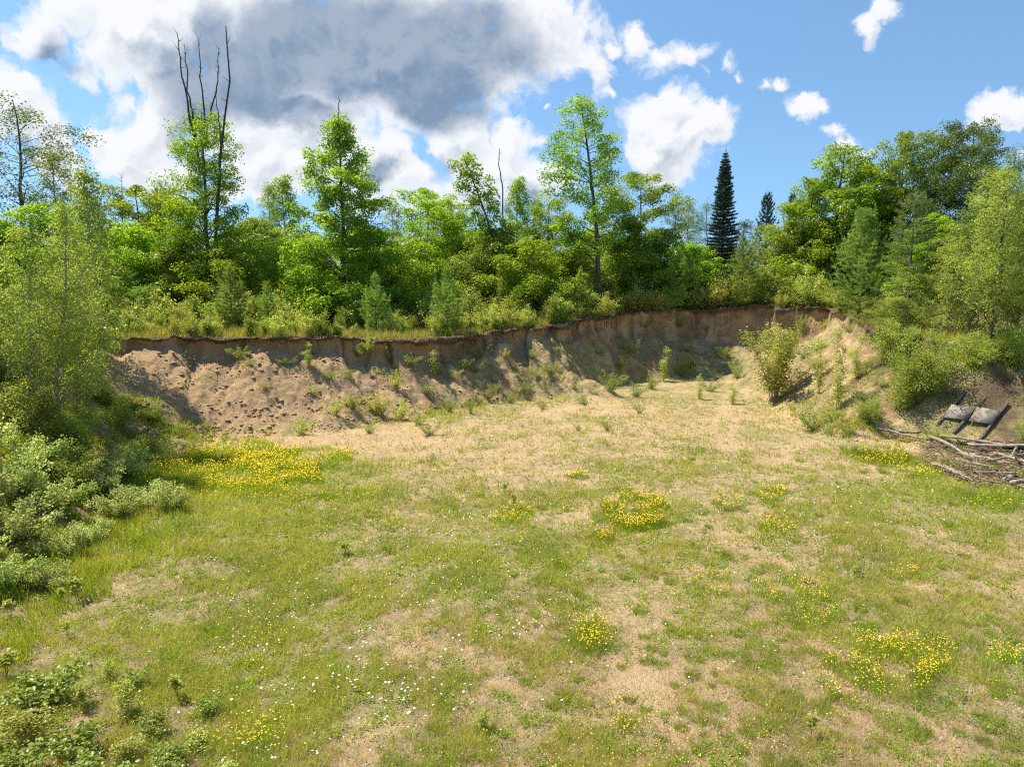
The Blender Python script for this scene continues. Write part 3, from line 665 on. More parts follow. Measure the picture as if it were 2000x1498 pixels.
# leaning maple
h4 = broadleaf('maple_tree', 24, 11, [(0, 1.6), (.3, 1.6), (.55, 1.2), (.75, 1.0), (.9, .95), (1, .7)], base=.15, nl=52, leaf=.16, lpc=42, r0=.16, lean=(-2.6, 0), wobble=.1, cl=.45)
b4 = at(985, 560, 48); z4 = hz(b4[0], 48)
put(h4, (b4[0], 48, z4), 1, (at(925, 306, 48)[2] - z4) / 11, 0, 'leaning maple whose narrow crown bends to the left', 'tree', FG)
# conifers
sp_ = pine('spruce_tree', 31, 12, 2.0, gapw=.3, nb=8, nper=34, nl=.15, nw=.02, m='spruce', e0=-18, curl=.15, sharp=.8, brushw=.9)
place_px(sp_, 1418, 283, 58, 88, 0, 'tall dark spire-shaped spruce against the blue sky')
jp = pine('pine_tree', 32, 9, 1.5, gapw=.45, nb=5, nper=30, nl=.16, nw=.02, m='spruce', e0=5, curl=.4, sharp=.5, bare=.3)
place_px(jp, 1500, 372, 60, 58, 0, 'small dark pine right of the dark spruce, with a tufted crown')
place_px(jp, 1549, 372, 62, 44, 2, 'small narrow dark pine beside the large square-topped maple')
rp = [pine('pine_sapling', 40 + i, 2.9, r_, gapw=.36, nb=5, nper=48, nl=.16, nw=.009, m='pine', e0=20, curl=.6, sharp=1.1, brushw=.6) for i, r_ in enumerate((1.0, .9, 1.1))]
SG = 'young red pines along the rim'
for i, (px, pt, pbm, w, lab) in enumerate([
        (446, 526, 652, 88, 'bushy pale young pine on the rim below the dead-topped maple'), (519, 562, 652, 48, 'narrow young pine right of the bushy pale one on the rim'),
        (603, 585, 640, 34, 'small young pine left of the pyramid-shaped maple foot'), (732, 540, 655, 66, 'tall slim young pine on the rim, between two pale bushes'),
        (790, 545, 625, 46, 'blue-green young pine set back between two rim pines'), (846, 542, 640, 52, 'young pine half hidden behind the rim pine with clear stem'),
        (872, 524, 655, 78, 'young pine with a clear stem standing right at the rim edge'), (985, 545, 624, 56, 'rounded compact young pine in the yellow weeds'),
        (1054, 532, 618, 54, 'young pine with upright leader left of the tallest maple'), (1134, 530, 620, 54, 'young pine beside the trunk of the tallest maple'),
        (1332, 484, 600, 72, 'bright green young pine at the rim above the shaded hollow'), (1453, 470, 598, 82, 'large bright young pine on the rim right of the spruce foot'),
        (662, 612, 655, 26, 'tiny young pine on the rim left of the slim one'), (1095, 560, 610, 34, 'small young pine between two taller ones left of the tallest maple'),
        (1570, 520, 590, 50, 'young pine in the light scrub left of the big dark pine'), (1600, 505, 590, 44, 'narrow young pine close to the big dark pine')]):
    x, y = hit(px, pbm); y = min(y, 50)
    while y < 50 and look(TG, np.array([x]), np.array([y]))[0] < .99: x *= 1 + .1 / y; y += .1
    place_px(rp[i % 3], px, pt - 8, y, w * 1.15, rs.uniform(0, 6.28), lab, 'pine sapling', SG, sink=.02)
bp_ = pine('pine_tree', 50, 6.5, 1.7, gapw=.46, nb=5, nper=44, nl=.2, nw=.011, m='pine', e0=24, curl=.6, sharp=.7, brushw=.6)
place_px(bp_, 1690, 408, 38.5, 118, .5, 'big dark young pine with pale upright leaders at the right rim', 'tree')
jk = pine('pine_tree', 51, 7.5, 2.0, gapw=.6, nb=5, nper=60, nl=.12, nw=.012, m='jack', e0=2, curl=.12, sharp=.4)
place_px(jk, 1790, 375, 34, 150, .9, 'jack pine with flat brownish-green sprays right of the big dark pine', 'tree')
hk = pine('fir_sapling', 52, 2.4, 1.5, gapw=.24, nb=7, nper=50, nl=.07, nw=.012, m='pine', e0=-4, curl=.08, sharp=.6)
place_px(hk, 275, 556, 38, 120, 0, 'low wide fir with flat sprays behind the left rim', 'fir sapling')
place_px(hk, 235, 520, 42, 110, 2, 'second flat-sprayed fir, higher and behind the first on the left', 'fir sapling')
# ---------------------------------------------------------------- labels told by landmarks in the photo
# ---------------------------------------------------------------- birches and saplings at both sides
bl = broadleaf('birch_tree', 61, 9, [(0, .9), (.15, 1.7), (.4, 2.0), (.65, 1.4), (.85, .7), (1, .2)], base=.16, nl=105, leafm='birch', leaf=.085, cl=.34, lpc=34, up_ang=(35, 75), trunkm='pbark', r0=.085, wobble=.4, asp=.75)
bl2 = broadleaf('birch_tree', 62, 7.5, [(0, .8), (.2, 1.6), (.5, 1.7), (.8, .9), (1, .3)], base=.1, nl=85, leafm='birch', leaf=.08, cl=.32, lpc=34, up_ang=(35, 75), trunkm='pbark', r0=.06, wobble=.4, asp=.75)
blh = broadleaf('birch_tree', 64, 9, [(0, .5), (.25, 1.3), (.45, 1.9), (.7, 1.5), (.88, .8), (1, .2)], base=.27, nl=90, leafm='birch', leaf=.085, cl=.34, lpc=40, up_ang=(40, 75), trunkm='bark', r0=.085, wobble=.4, asp=.75)
pl = broadleaf('aspen_tree', 63, 8.5, [(0, .4), (.2, 1.0), (.5, 1.1), (.75, .6), (1, .15)], base=.1, nl=80, leafm='poplar', leaf=.085, cl=.3, lpc=34, up_ang=(45, 75), trunkm='pbark', r0=.06, asp=.75)
def trunk_px(proto, bx, D, tx, ty, wpx, label, rz=0, cat='tree', group=None):
    x = at(bx, 700, D)[0]; z0 = hz(x, D) - .1; h = at(tx, ty, D)[2] - z0; s_ = h / proto['_h']
    lean = math.atan2(at(tx, ty, D)[0] - x, h)
    return put(proto, (x, D, z0), (wpx / F * D / 2) / proto['_r'], s_, rz, label, cat, group, tilt=(0, lean))
BG = 'birches and aspens round the pit'
trunk_px(bl, 102, 22, 120, 395, 165, 'birch with a pale leaning trunk on the left bank', 0, 'tree', BG)
trunk_px(pl, 140, 24, 155, 315, 130, 'pointed aspen rising above the left birch', 1, 'tree', BG)
trunk_px(pl, 200, 29, 203, 362, 90, 'second thin aspen tip right of the pointed aspen', 2, 'tree', BG)
trunk_px(bl2, 40, 21, 45, 440, 170, 'birch with a thin white stem left of the leaning birch', 2, 'tree', BG)
trunk_px(pl, -60, 22, -50, 330, 180, 'birch cut by the left edge of the picture', 3, 'tree', BG)
trunk_px(bl2, 150, 26, 150, 480, 120, 'small birch overhanging the left end of the rim', 4, 'tree', BG)
trunk_px(bl2, 20, 26, 10, 480, 170, 'dense birch behind the white-stemmed one at the left edge', 5, 'tree', BG)
trunk_px(blh, 1940, 28.5, 1925, 330, 150, 'large birch with a grey trunk on the right bank', 1, 'tree', BG)
trunk_px(pl, 1985, 30, 1975, 380, 120, 'upright birch between the grey-trunked birch and the right edge', 1, 'tree', BG)
trunk_px(pl, 1885, 31, 1880, 335, 110, 'pointed light birch just left of the grey-trunked birch', 4, 'tree', BG)
trunk_px(bl2, 1830, 32, 1835, 440, 120, 'slim birch behind the thick bushes of the right bank', 2, 'tree', BG)
trunk_px(bl2, 1775, 33, 1778, 520, 100, 'low leafy birch between the big dark pine and the slim birch', 4, 'tree', BG)
trunk_px(blh, 2030, 29, 2020, 400, 150, 'birch cut by the right edge of the picture', 0, 'tree', BG)
trunk_px(bl2, 1735, 34, 1732, 580, 90, 'small bushy birch at the foot of the big dark pine', 3, 'tree', BG)
# ---------------------------------------------------------------- shrubs inside the pit and on its banks
asp = shrub('aspen_sapling', 71, 4.4, 1.5, 12, 'lime', .085, 7000, sr=.018, cl=.2, spread=.9, basef=.12)
aspt = shrub('aspen_sapling', 72, 4.6, .6, 2, 'lime', .08, 1300, sr=.018, cl=.17, spread=.4, basef=.15)
bsh = shrub('leafy_bush', 73, 1.3, .8, 11, 'lime', .065, 1500, cl=.12, basef=.1, spread=1.2)
bsh2 = shrub('leafy_bush', 74, 1.1, .9, 13, 'poplar', .06, 1300, cl=.11, basef=.05, spread=1.2)
dsh = shrub('leafy_bush', 75, 2.4, 1.5, 14, 'birch', .08, 7500, cl=.26, basef=.06, spread=1.0)
brm = shrub('bramble_bush', 76, 1.2, 1.0, 22, 'pale', .07, 3600, fine=True, cl=.14, basef=.15, spread=1.0, trunkm='bark', asp=.8)
def bush(proto, px, pbase, h_px, w_px, label, rz=0, cat='shrub', group=None, depth=0, rim=False):
    x, y = hit(px, pbase); y += depth
    while rim and y < 60 and look(TG, np.array([x]), np.array([y]))[0] < .99: x *= 1 + .1 / y; y += .1
    z0 = hz(x, y) - .04; k_ = y / F
    return put(proto, (x, y, z0), w_px * k_ / 2 / proto['_r'], h_px * k_ / proto['_h'] * 1.03, rz, label, cat, group)
bush(asp, 1512, 784, 182, 175, 'tall yellow-green aspen clump in front of the right bank', 0, 'sapling clump')
bush(aspt, 1636, 800, 200, 60, 'thin aspen sapling right of the tall aspen clump', 0, 'sapling')
bush(aspt, 1600, 770, 130, 50, 'short aspen sapling close behind the tall clump, on its right', 1, 'sapling')
bush(aspt, 1672, 740, 110, 50, 'aspen sapling high on the right bank', 2, 'sapling')
bush(aspt, 1296, 745, 82, 40, 'yellow-green sapling in front of the shaded hollow', 3, 'sapling')
bush(aspt, 1330, 735, 60, 40, 'smaller sapling right of the one in front of the shaded hollow', 4, 'sapling')
bush(aspt, 1365, 780, 60, 30, 'thin sapling between the hollow and the tall aspen clump', 5, 'sapling')
bush(aspt, 1430, 790, 55, 40, 'low open sapling just left of the tall aspen clump', 5.5, 'sapling')
bush(aspt, 850, 735, 60, 40, 'sapling on the scrubby slope below the rim pine', 1.5, 'sapling')
bush(aspt, 604, 720, 60, 34, 'pale sapling near the top of the bare sand slope', 2.5, 'sapling')
for (px, py, h, w, lab) in [(735, 810, 52, 70, 'bright green bush, left of two at the foot of the slope'), (780, 822, 52, 50, 'bright green bush, right of two at the foot of the slope'),
        (655, 810, 40, 50, 'low green bush at the right end of the bare sand'), (690, 800, 36, 50, 'small pale bush beside the bare sand'), (820, 830, 30, 50, 'low sprawling green bush right of the two bright bushes')]:
    bush(bsh, px, py, h, w, lab, px, 'shrub')
for (px, py, h, w, lab) in [(876, 806, 40, 28, 'small upright bush, left of a pair on the sandy floor'), (919, 808, 44, 26, 'small upright bush, right of a pair on the sandy floor'),
        (952, 780, 46, 44, 'broad low bush behind the upright pair'), (995, 788, 34, 34, 'low bush right of the broad one'), (1020, 770, 28, 40, 'low flat bush under the dirt spur'), (1190, 765, 52, 60, 'dark leafy bush right of the dirt spur'),
        (1240, 775, 36, 50, 'low bush between the dirt spur and the hollow'), (930, 730, 34, 40, 'scrubby bush up on the middle slope'), (800, 715, 30, 60, 'straggling bush under the rim in the middle'), (560, 712, 20, 40, 'green weeds on a ledge of the bare sand slope'),
        (490, 715, 16, 34, 'small weed tuft high on the bare sand slope'), (1050, 740, 34, 36, 'bush hanging on the shaded side of the spur'), (1172, 696, 22, 26, 'round dry tuft on the slope right of the spur'), (1385, 765, 30, 44, 'low bright bush before the tall clump'),
        (1250, 808, 28, 24, 'small upright weed on the floor below the hollow'), (1187, 842, 30, 20, 'dark slender weed in the middle of the floor'), (1130, 842, 22, 20, 'pale slender weed in the middle of the floor'), (1590, 840, 60, 80, 'low bush in front of the thin aspen sapling'),
        (1690, 640, 40, 60, 'small bush at the top of the right bank'), (1060, 800, 24, 30, 'tiny weed beside the bare sandy mound')]:
    bush(bsh2, px, py, h, w, lab, px, 'shrub')
for (px, py, h, w, lab) in [(1760, 800, 130, 130, 'thick dark bush on the right bank, its left edge bright'), (1815, 770, 130, 130, 'thick bush left of the grey boards'), (1740, 700, 80, 120, 'leafy bush at the right end of the rim'), (1905, 715, 70, 130, 'shaded bush above the grey boards'),
        (2010, 875, 90, 60, 'bright bush overlapping the right end of the grey boards'), (1995, 720, 110, 120, 'bush under the birches at the right edge'), (1700, 830, 60, 80, 'low thick bush at the foot of the right bank'),
        (250, 800, 40, 90, 'grassy leafy tuft on the hump of the left slope'), (300, 822, 34, 60, 'lower leafy tuft hanging from the hump'), (205, 795, 46, 60, 'leafy tuft at the left end of the hump'),
        (150, 880, 100, 150, 'dark shaded bush under the leaning birch'), (60, 860, 130, 180, 'dark shaded bush below the white birch stem'), (230, 840, 60, 110, 'shaded bush right of the leaning birch foot'), (20, 760, 120, 150, 'shaded bush at the left edge under the birches'),
        (160, 720, 70, 80, 'bush at the left end of the rim'), (120, 740, 90, 100, 'bush behind the leaning birch trunk'), (280, 905, 60, 120, 'spreading bush at the lower left foot of the bank'), (150, 960, 90, 150, 'shaded bush left of the spreading one')]:
    bush(dsh, px, py, h, w, lab, px, 'shrub')
SCR = [(470, 700), (520, 760), (610, 770), (640, 740), (680, 740), (700, 700), (740, 730), (770, 760), (830, 770), (880, 740), (905, 690), (960, 745), (985, 700), (1010, 740), (1080, 690), (1100, 740), (1140, 790), (1210, 720), (1230, 690), (1270, 760), (1340, 690), (1380, 650), (1420, 700), (1400, 740), (1450, 660), (1560, 650), (1570, 700), (1600, 680), (1620, 730), (1650, 690), (1680, 780), (1720, 760), (1550, 800), (1620, 850), (1660, 850), (840, 850), (720, 845), (590, 850), (500, 880), (440, 860), (380, 880), (350, 850), (1350, 720), (1400, 700), (1440, 740), (1330, 650), (1480, 690), (1560, 740), (1590, 720), (1640, 760), (1700, 720), (1660, 650), (1610, 640), (1040, 700), (1000, 720), (900, 720), (760, 700), (720, 690), (850, 690), (1120, 760), (1160, 770), (1260, 640), (1290, 620), (940, 700), (1075, 730)]
MS = [(876, 806, 'left upright bush of the pair'), (735, 810, 'left bright bush at the slope foot'), (1512, 700, 'tall aspen clump'), (1150, 735, 'dirt spur'), (1290, 680, 'shaded hollow'), (655, 800, 'low bush at the end of the bare sand'), (480, 915, 'large yellow flower patch'), (550, 760, 'bare sand slope'), (1690, 600, 'big dark young pine'), (1636, 760, 'thin aspen sapling'), (1000, 650, 'pale scar under the rim'), (300, 820, 'grassy hump')]
rsc = np.random.default_rng(77)
for i, (px, py) in enumerate(SCR):
    w = rsc.uniform(22, 52)
    bush((bsh2, bsh, aspt)[(0, 0, 1, 0, 2)[i % 5] if i % 5 != 4 else 0], px, py, w * rsc.uniform(.5, .9), w, auto(('small scrubby weed clump', 'low yellow-green weed clump', 'straggling green weed clump')[i % 3], px, py, MS), i * 1.1, 'weed clump', 'weed clumps on the eroded slope')
# brambles down the left bank, saplings in the lower left corner
LB = [(30, 960, 90, 150), (110, 1000, 80, 140), (200, 960, 70, 130), (40, 1060, 90, 150), (120, 1090, 70, 120), (230, 1010, 60, 120), (10, 1150, 80, 140), (100, 1150, 60, 110), (300, 985, 50, 120),
      (-40, 1010, 100, 160), (-60, 1120, 100, 160), (60, 920, 80, 140), (250, 930, 60, 120), (-50, 900, 110, 160), (180, 1060, 50, 90), (330, 1000, 60, 90)]
MK = [(102, 800, 'leaning birch trunk'), (0, 1000, 'left edge of the picture'), (480, 920, 'large yellow flower patch'), (300, 820, 'grassy hump'), (155, 1170, 'lone light green sapling'), (280, 905, 'spreading bush')]
for i, (px, py, h, w) in enumerate(LB):
    bush(brm, px, py, h, w, auto(('pale green bramble bush', 'silvery bramble bush', 'sunlit bramble bush')[i % 3], px, py, MK), i * 1.3, 'shrub', 'brambles on the left bank')
sap = shrub('maple_seedling', 77, .8, .42, 8, 'poplar', .055, 1000, fine=True, cl=.10, basef=.35, sr=.006, up=1.2, asp=.85, trunkm='bark')
sap2 = shrub('maple_seedling', 81, .85, .42, 9, 'lime', .05, 800, fine=True, cl=.11, basef=.3, sr=.006, up=.9, asp=.7, trunkm='bark')
sap1 = shrub('maple_seedling', 78, 1.1, .25, 2, 'lime', .085, 120, fine=True, cl=.08, basef=.55, sr=.008, up=1.3, asp=.85, trunkm='bark', spread=.3)
for i, (px, py, h, w, lab) in enumerate([(155, 1178, 80, 50, 'lone light green seedling on a thin stem at the left'), (125, 1175, 50, 30, 'short seedling left of the lone light green one'), (20, 1205, 60, 40, 'thin seedling at the left edge beside the brambles'),
        (130, 1248, 60, 30, 'small thin seedling with a shadow at its foot'), (8, 1330, 90, 70, 'seedling with big leaves cut by the left edge'), (672, 1085, 44, 40, 'isolated leafy seedling in the daisy meadow'), (1005, 1000, 60, 20, 'thin upright seedling in the middle of the floor'),
        (350, 1370, 90, 50, 'slender seedling right of the lower left thicket'), (165, 1395, 90, 40, 'slender seedling inside the lower left thicket'), (1580, 1445, 90, 44, 'seedling near the bottom right of the field'), (1668, 1130, 40, 26, 'thin seedling with a dead stick at its foot'), (985, 965, 36, 18, 'tiny seedling on the bare sand in the middle')]):
    bush(sap1, px, py, h, w, lab, i, 'seedling')
LC = [(90, 1390, 110, 170), (60, 1460, 110, 160), (150, 1490, 90, 150), (250, 1400, 90, 90), (20, 1530, 110, 170), (210, 1330, 60, 60), (270, 1350, 60, 60), (255, 1490, 70, 110), (330, 1500, 60, 110), (390, 1470, 50, 100), (100, 1560, 90, 170), (940, 1430, 60, 60), (410, 1400, 60, 60), (-30, 1440, 110, 150), (300, 1440, 60, 90), (450, 1540, 60, 110), (200, 1560, 80, 150)]
MK = [(8, 1330, 'big-leaved seedling at the left edge'), (165, 1395, 'slender seedling in the lower left'), (350, 1370, 'slender seedling right of the thicket'), (0, 1490, 'lower left corner'), (420, 1490, 'yellow flowers by the bottom edge'), (900, 1430, 'bare sand at the bottom middle')]
for i, (px, py, h, w) in enumerate(LC):
    bush((sap, sap2)[i % 2], px, py, h, w, auto(('leafy young maple thicket', 'bright leafy thicket', 'low leafy thicket')[i % 3], px, min(py, 1490), MK), i * 2.1, 'shrub', 'young maple thicket in the lower left corner')
# bushes in the weeds behind the rim
UG = 'light bushes in the weeds behind the rim'
rb = np.random.default_rng(8); n_ = 0
MK = [(446, 590, 'bushy pale young pine'), (519, 600, 'narrow young pine'), (603, 600, 'small young pine by the pyramid maple'), (732, 600, 'tall slim young pine'), (790, 600, 'blue-green young pine'), (872, 600, 'clear-stemmed young pine'), (985, 590, 'compact young pine'),
      (1054, 580, 'upright-leader young pine'), (1134, 575, 'young pine by the tallest trunk'), (1168, 560, 'tallest maple trunk'), (1332, 545, 'young pine above the hollow'), (1453, 535, 'large bright young pine'), (1418, 500, 'dark spruce foot'), (1570, 550, 'young pine in light scrub'),
      (1690, 560, 'big dark young pine'), (275, 600, 'low wide fir'), (395, 600, 'dead-topped maple foot'), (658, 590, 'pyramid-shaped maple foot')]
ul = shrub('weedy_bush', 79, 1.6, 1.0, 9, 'lime', .09, 2600, cl=.2, basef=.08, spread=.9); ul2 = shrub('weedy_bush', 80, 1.9, .9, 7, 'poplar', .10, 2600, cl=.22, basef=.08, spread=.9)
for i in range(150):
    px = 225 + (1660 - 225) * (i + rb.uniform(-.3, .3)) / 150; pr_ = np.interp(px, [235, 860, 1000, 1160, 1300, 1660], [650, 652, 640, 616, 600, 598])
    back = rb.uniform(0, 1); back = back ** 1.7; py = pr_ + 8 - back * (26 if px < 1200 else 14); h = rb.uniform(40, 80) * (1 if back > .4 else .7); w = h * rb.uniform(.9, 1.3)
    bush((ul, ul2)[i % 2], px, py, h, w, auto(('pale yellow-green bush', 'loose leafy bush', 'small-leaved bush', 'rounded light bush')[i % 4], px, py - h / 2, MK), i, 'shrub', UG, rim=True)
for i in range(26):
    px = 1210 + 480 * i / 26 + rb.uniform(-8, 8); D = rb.uniform(50, 56)
    while D < 60 and look(TG, np.array([at(px, 600, D)[0]]), np.array([D]))[0] < .99: D += .4
    place_px(ul2, px, rb.uniform(500, 560), D, rb.uniform(50, 90), i, auto(('tall light green bush', 'airy yellow-green bush', 'dense green bush')[i % 3], px, 530, MK), 'shrub', UG)
for i in range(30):
    px = 215 + 1000 * i / 30 + rb.uniform(-8, 8); D = rb.uniform(42, 46)
    while D < 60 and look(TG, np.array([at(px, 600, D)[0]]), np.array([D]))[0] < .99: D += .4
    place_px(ul2 if i % 3 else dsh, px, rb.uniform(560, 605), D, rb.uniform(50, 90), i, auto(('shaded bush', 'green understorey bush', 'dark leafy bush')[i % 3], px, 580, MK), 'shrub', UG)

# ---------------------------------------------------------------- grasses and weeds on the ground
def blades(name, x, y, hgt, wid, lean, mat, label, seed, cat=None, kind='stuff', parent=None, zoff=0, local=False):
    rng = np.random.default_rng(seed); n = len(x); zz = (np.zeros(n) if local else look(ZG, x, y)) - .01 + zoff
    a = rng.uniform(0, 6.28, n); l = rng.normal(size=(n, 2)) * lean * hgt[:, None]
    b = np.stack([np.cos(a), np.sin(a), 0 * a], 1) * wid[:, None] * .5; o_ = np.stack([x, y, zz], 1)
    V = np.stack([o_ - b, o_ + b, o_ + np.stack([l[:, 0], l[:, 1], hgt], 1)], 1).reshape(-1, 3)
    o = mesh_obj(name, V, np.arange(n)[:, None] * 3 + [0, 1, 2], M[mat], parent)
    if label: tag(o, label, cat, None, kind)
    return o
rg_ = np.random.default_rng(101)
def scatter(n, y0, y1, x0=-250, x1=2250):
    px = rg_.uniform(x0, x1, n); py = rg_.uniform(y0, y1, n); x, y = hits(px, py); return x + rg_.normal(size=n) * .02, y + rg_.normal(size=n) * .02
x, y = scatter(620000, 775, 1560); G = green(x, y); tt = look(TG, x, y)
fine = fbm(x, y, 5.0, 3, 201) - .5; fine2 = fbm(x, y, 1.1, 3, 203) - .5; vg = look(VG, x, y)
bank = tt > .02; val = np.where(bank, vg, G)
pg = np.clip((val - .42 + fine * 1.8 + fine2 * 1.8) * 2.4, .035, 1)
keep = rg_.random(len(x)) < pg * .85; gx_, gy_ = x[keep], y[keep]; k_ = len(gx_)
dscale = np.clip(gy_ / 12, .75, 2.6)
blades('grass', gx_, gy_, rg_.uniform(.05, .15, k_) * (1 + .6 * np.clip(val[keep], 0, 1)) * np.clip(dscale, 1, 1.3), rg_.uniform(.007, .014, k_) * dscale, .45, 'grass', 'green grass growing over the pit floor', 102)
ps = np.clip(.56 + fine2 * 1.6 - np.clip(-(val - .26), 0, .5) * 1.1, .12, 1) * np.where(bank, np.clip(vg * 1.4, .05, .7), 1)
keep = (rg_.random(len(x)) < ps * .62); sx_, sy_ = x[keep], y[keep]; k_ = len(sx_); dscale = np.clip(sy_ / 12, .75, 2.6)
blades('dry_grass', sx_, sy_, rg_.uniform(.04, .16, k_), rg_.uniform(.005, .010, k_) * dscale, .7, 'straw', 'dry straw-coloured grass among the green on the pit floor', 103)
# rank grass on the left bank and by the old timber
ax, ay = scatter(60000, 820, 1480, -300, 420); k_ = (look(TG, ax, ay) > -.1) & (ax < -7.2 - .17 * ay + 2.4 * (fbm(ax, ay, .6, 3, 231))) & (fbm(ax, ay, 1.4, 3, 232) > .42) ; ax, ay = ax[k_], ay[k_]
bx, by = scatter(26000, 870, 1010, 1640, 2150); k_ = (np.abs(by - (27.0 - (bx - 12.5) * .95 - 1.7)) < .5 + .5 * fbm(bx, by, .8, 3, 233)) & (rg_.random(len(bx)) < .8); bx, by = bx[k_], by[k_]
ax = np.r_[ax, bx]; ay = np.r_[ay, by]; nn = len(ax)
blades('rank_grass', ax, ay, rg_.uniform(.12, .38, nn) * (.5 + fbm(ax, ay, .9, 3, 235)), rg_.uniform(.010, .018, nn) * np.clip(ay / 12, .9, 2), .35, 'tuft', 'tall rank grass at the edges of the floor', 236)
# broad-leaved low weeds
x, y = scatter(90000, 780, 1560); G = np.where(look(TG, x, y) > .02, look(VG, x, y), green(x, y)); kp = rg_.random(len(x)) < np.clip((G - .30 + (fbm(x, y, 3.2, 3, 207) - .5) * 2.4) * 1.6, .03, 1) * .9
x, y = x[kp], y[kp]; n = len(x); idx = np.repeat(np.arange(n), 4); rr = rg_.uniform(.01, .07, n * 4); aa = rg_.uniform(0, 6.28, n * 4)
ds = np.clip(y[idx] / 13, .8, 2)
C = np.stack([x[idx] + rr * np.cos(aa) * ds, y[idx] + rr * np.sin(aa) * ds, look(ZG, x[idx], y[idx]) + rg_.uniform(.02, .09, n * 4)], 1)
V, Fq = leaf_geo(rg_, C, rand_up(rg_, len(C), 1.6), rg_.uniform(.025, .05, len(C)) * ds, .7)
tag(mesh_obj('low_weeds', V, Fq, M['tuft']), 'small broad-leaved weeds scattered over the pit floor', None, None, 'stuff')
# tall weeds on the plateau
px = rg_.uniform(-200, 2200, 170000); pr_ = np.interp(px, [0, 235, 860, 1000, 1160, 1300, 1660, 2200], [665, 657, 655, 645, 624, 604, 602, 690])
py = pr_ - rg_.uniform(-6, 60, len(px)) * np.where(px > 1200, .7, 1) + (px > 1660) * rg_.uniform(-60, 60, len(px))
kr = rg_.uniform(2.5 * 12, 17 * 12, 170000); ou = rg_.uniform(0, 1, 170000) ** 1.5 * 16; X0 = np.interp(kr, np.arange(len(RIM)), RIM[:, 0]); Y0 = np.interp(kr, np.arange(len(RIM)), RIM[:, 1]); dx_ = X0 - np.interp(kr, np.arange(len(TOE)), TOE[:, 0]); dy_ = Y0 - np.interp(kr, np.arange(len(TOE)), TOE[:, 1]); dl_ = np.hypot(dx_, dy_) + 1e-6
x = X0 + dx_ / dl_ * ou + rg_.normal(size=170000) * .3; y = Y0 + dy_ / dl_ * ou + rg_.normal(size=170000) * .3; kp = (look(TG, x, y) > .975); x, y = x[kp], y[kp]; n = len(x)
hh = rg_.uniform(.15, .52, n) * (.5 + fbm(x, y, .5, 3, 211)); q = rg_.random(n) < .72
blades('tall_weeds', x[q], y[q], hh[q], rg_.uniform(.02, .04, q.sum()), .35, 'grass', 'tall green weeds on the level ground behind the rim', 104)
blades('dry_weeds', x[~q], y[~q], hh[~q] * 1.1, rg_.uniform(.015, .03, (~q).sum()), .3, 'straw', 'dry stalks among the tall weeds behind the rim', 105)
# turf fringe and roots hanging over the lip
kk = rg_.uniform(4.6 * 12, 14.6 * 12, 24000); X0 = np.interp(kk, np.arange(len(RIM)), RIM[:, 0]); Y0 = np.interp(kk, np.arange(len(RIM)), RIM[:, 1])
TX = np.interp(kk, np.arange(len(TOE)), TOE[:, 0]) - X0; TY = np.interp(kk, np.arange(len(TOE)), TOE[:, 1]) - Y0; LL = np.hypot(TX, TY) + 1e-6; TX /= LL; TY /= LL
dd = rg_.uniform(-.35, .12, len(kk)); x = X0 + TX * dd; y = Y0 + TY * dd; zt = np.interp(kk, np.arange(len(RZ)), RZ)
sh_ = .10 + .80 * fbm(X0, Y0, .9, 3, 91); n = len(kk)
o_ = np.stack([X0 + TX * (sh_ + dd * .4 - .05), Y0 + TY * (sh_ + dd * .4 - .05), zt + .02 + rg_.normal(size=n) * .03], 1)
dn = np.where(fbm(X0, Y0, 1.5, 3, 215) > .5, 1.0, .4); l = rg_.uniform(.05, .32, n) * dn
tipv = o_ + np.stack([TX * l * .5 + rg_.normal(size=n) * .05, TY * l * .5, rg_.uniform(-1, .5, n) * l], 1); bb = np.stack([-TY, TX, 0 * TX], 1) * .016
V = np.stack([o_ - bb, o_ + bb, tipv], 1).reshape(-1, 3)
tag(mesh_obj('turf_fringe', V[: 3 * 14000], np.arange(14000)[:, None] * 3 + [0, 1, 2], M['straw']), 'dry turf fringe hanging over the lip of the bank', None, None, 'stuff')
tag(mesh_obj('roots', V[3 * 14000:], np.arange(n - 14000)[:, None] * 3 + [0, 1, 2], M['dead']), 'dark roots dangling from the lip of the bank', None, None, 'stuff')
# clods and stones on the bare slope
def clods(name, x, y, s_, mat, label, seed):
    rng = np.random.default_rng(seed); n = len(x)
    base = np.array([[1, 0, 0], [0, 1, 0], [-1, 0, 0], [0, -1, 0], [0, 0, .8], [0, 0, -.6], [.6, .6, .45], [-.6, .6, .4], [-.6, -.6, .45], [.6, -.6, .4]], float)
    tri = np.array([[0, 6, 4], [6, 1, 4], [1, 7, 4], [7, 2, 4], [2, 8, 4], [8, 3, 4], [3, 9, 4], [9, 0, 4], [0, 5, 6], [6, 5, 1], [1, 5, 7], [7, 5, 2], [2, 5, 8], [8, 5, 3], [3, 5, 9], [9, 5, 0]])
    a = rng.uniform(0, 6.28, n); ca, sa = np.cos(a)[:, None], np.sin(a)[:, None]
    B = base[None] * (1 + rng.normal(size=(n, 10, 3)) * .25) * s_[:, None, None] * [1.2, 1, .75]
    V = np.stack([B[..., 0] * ca - B[..., 1] * sa + x[:, None], B[..., 0] * sa + B[..., 1] * ca + y[:, None], B[..., 2] + (look(ZG, x, y) - s_ * .1)[:, None]], -1).reshape(-1, 3)
    o = mesh_obj(name, V, (np.arange(n)[:, None, None] * 10 + tri[None]).reshape(-1, 3), M[mat]); return tag(o, label, None, None, 'stuff')
M['clod'] = flat_mat('sand_clod', (.34, .21, .115), (.48, .32, .19), 9, .95); M['stone'] = flat_mat('pebble', (.28, .25, .21), (.45, .41, .36), 9, .8)
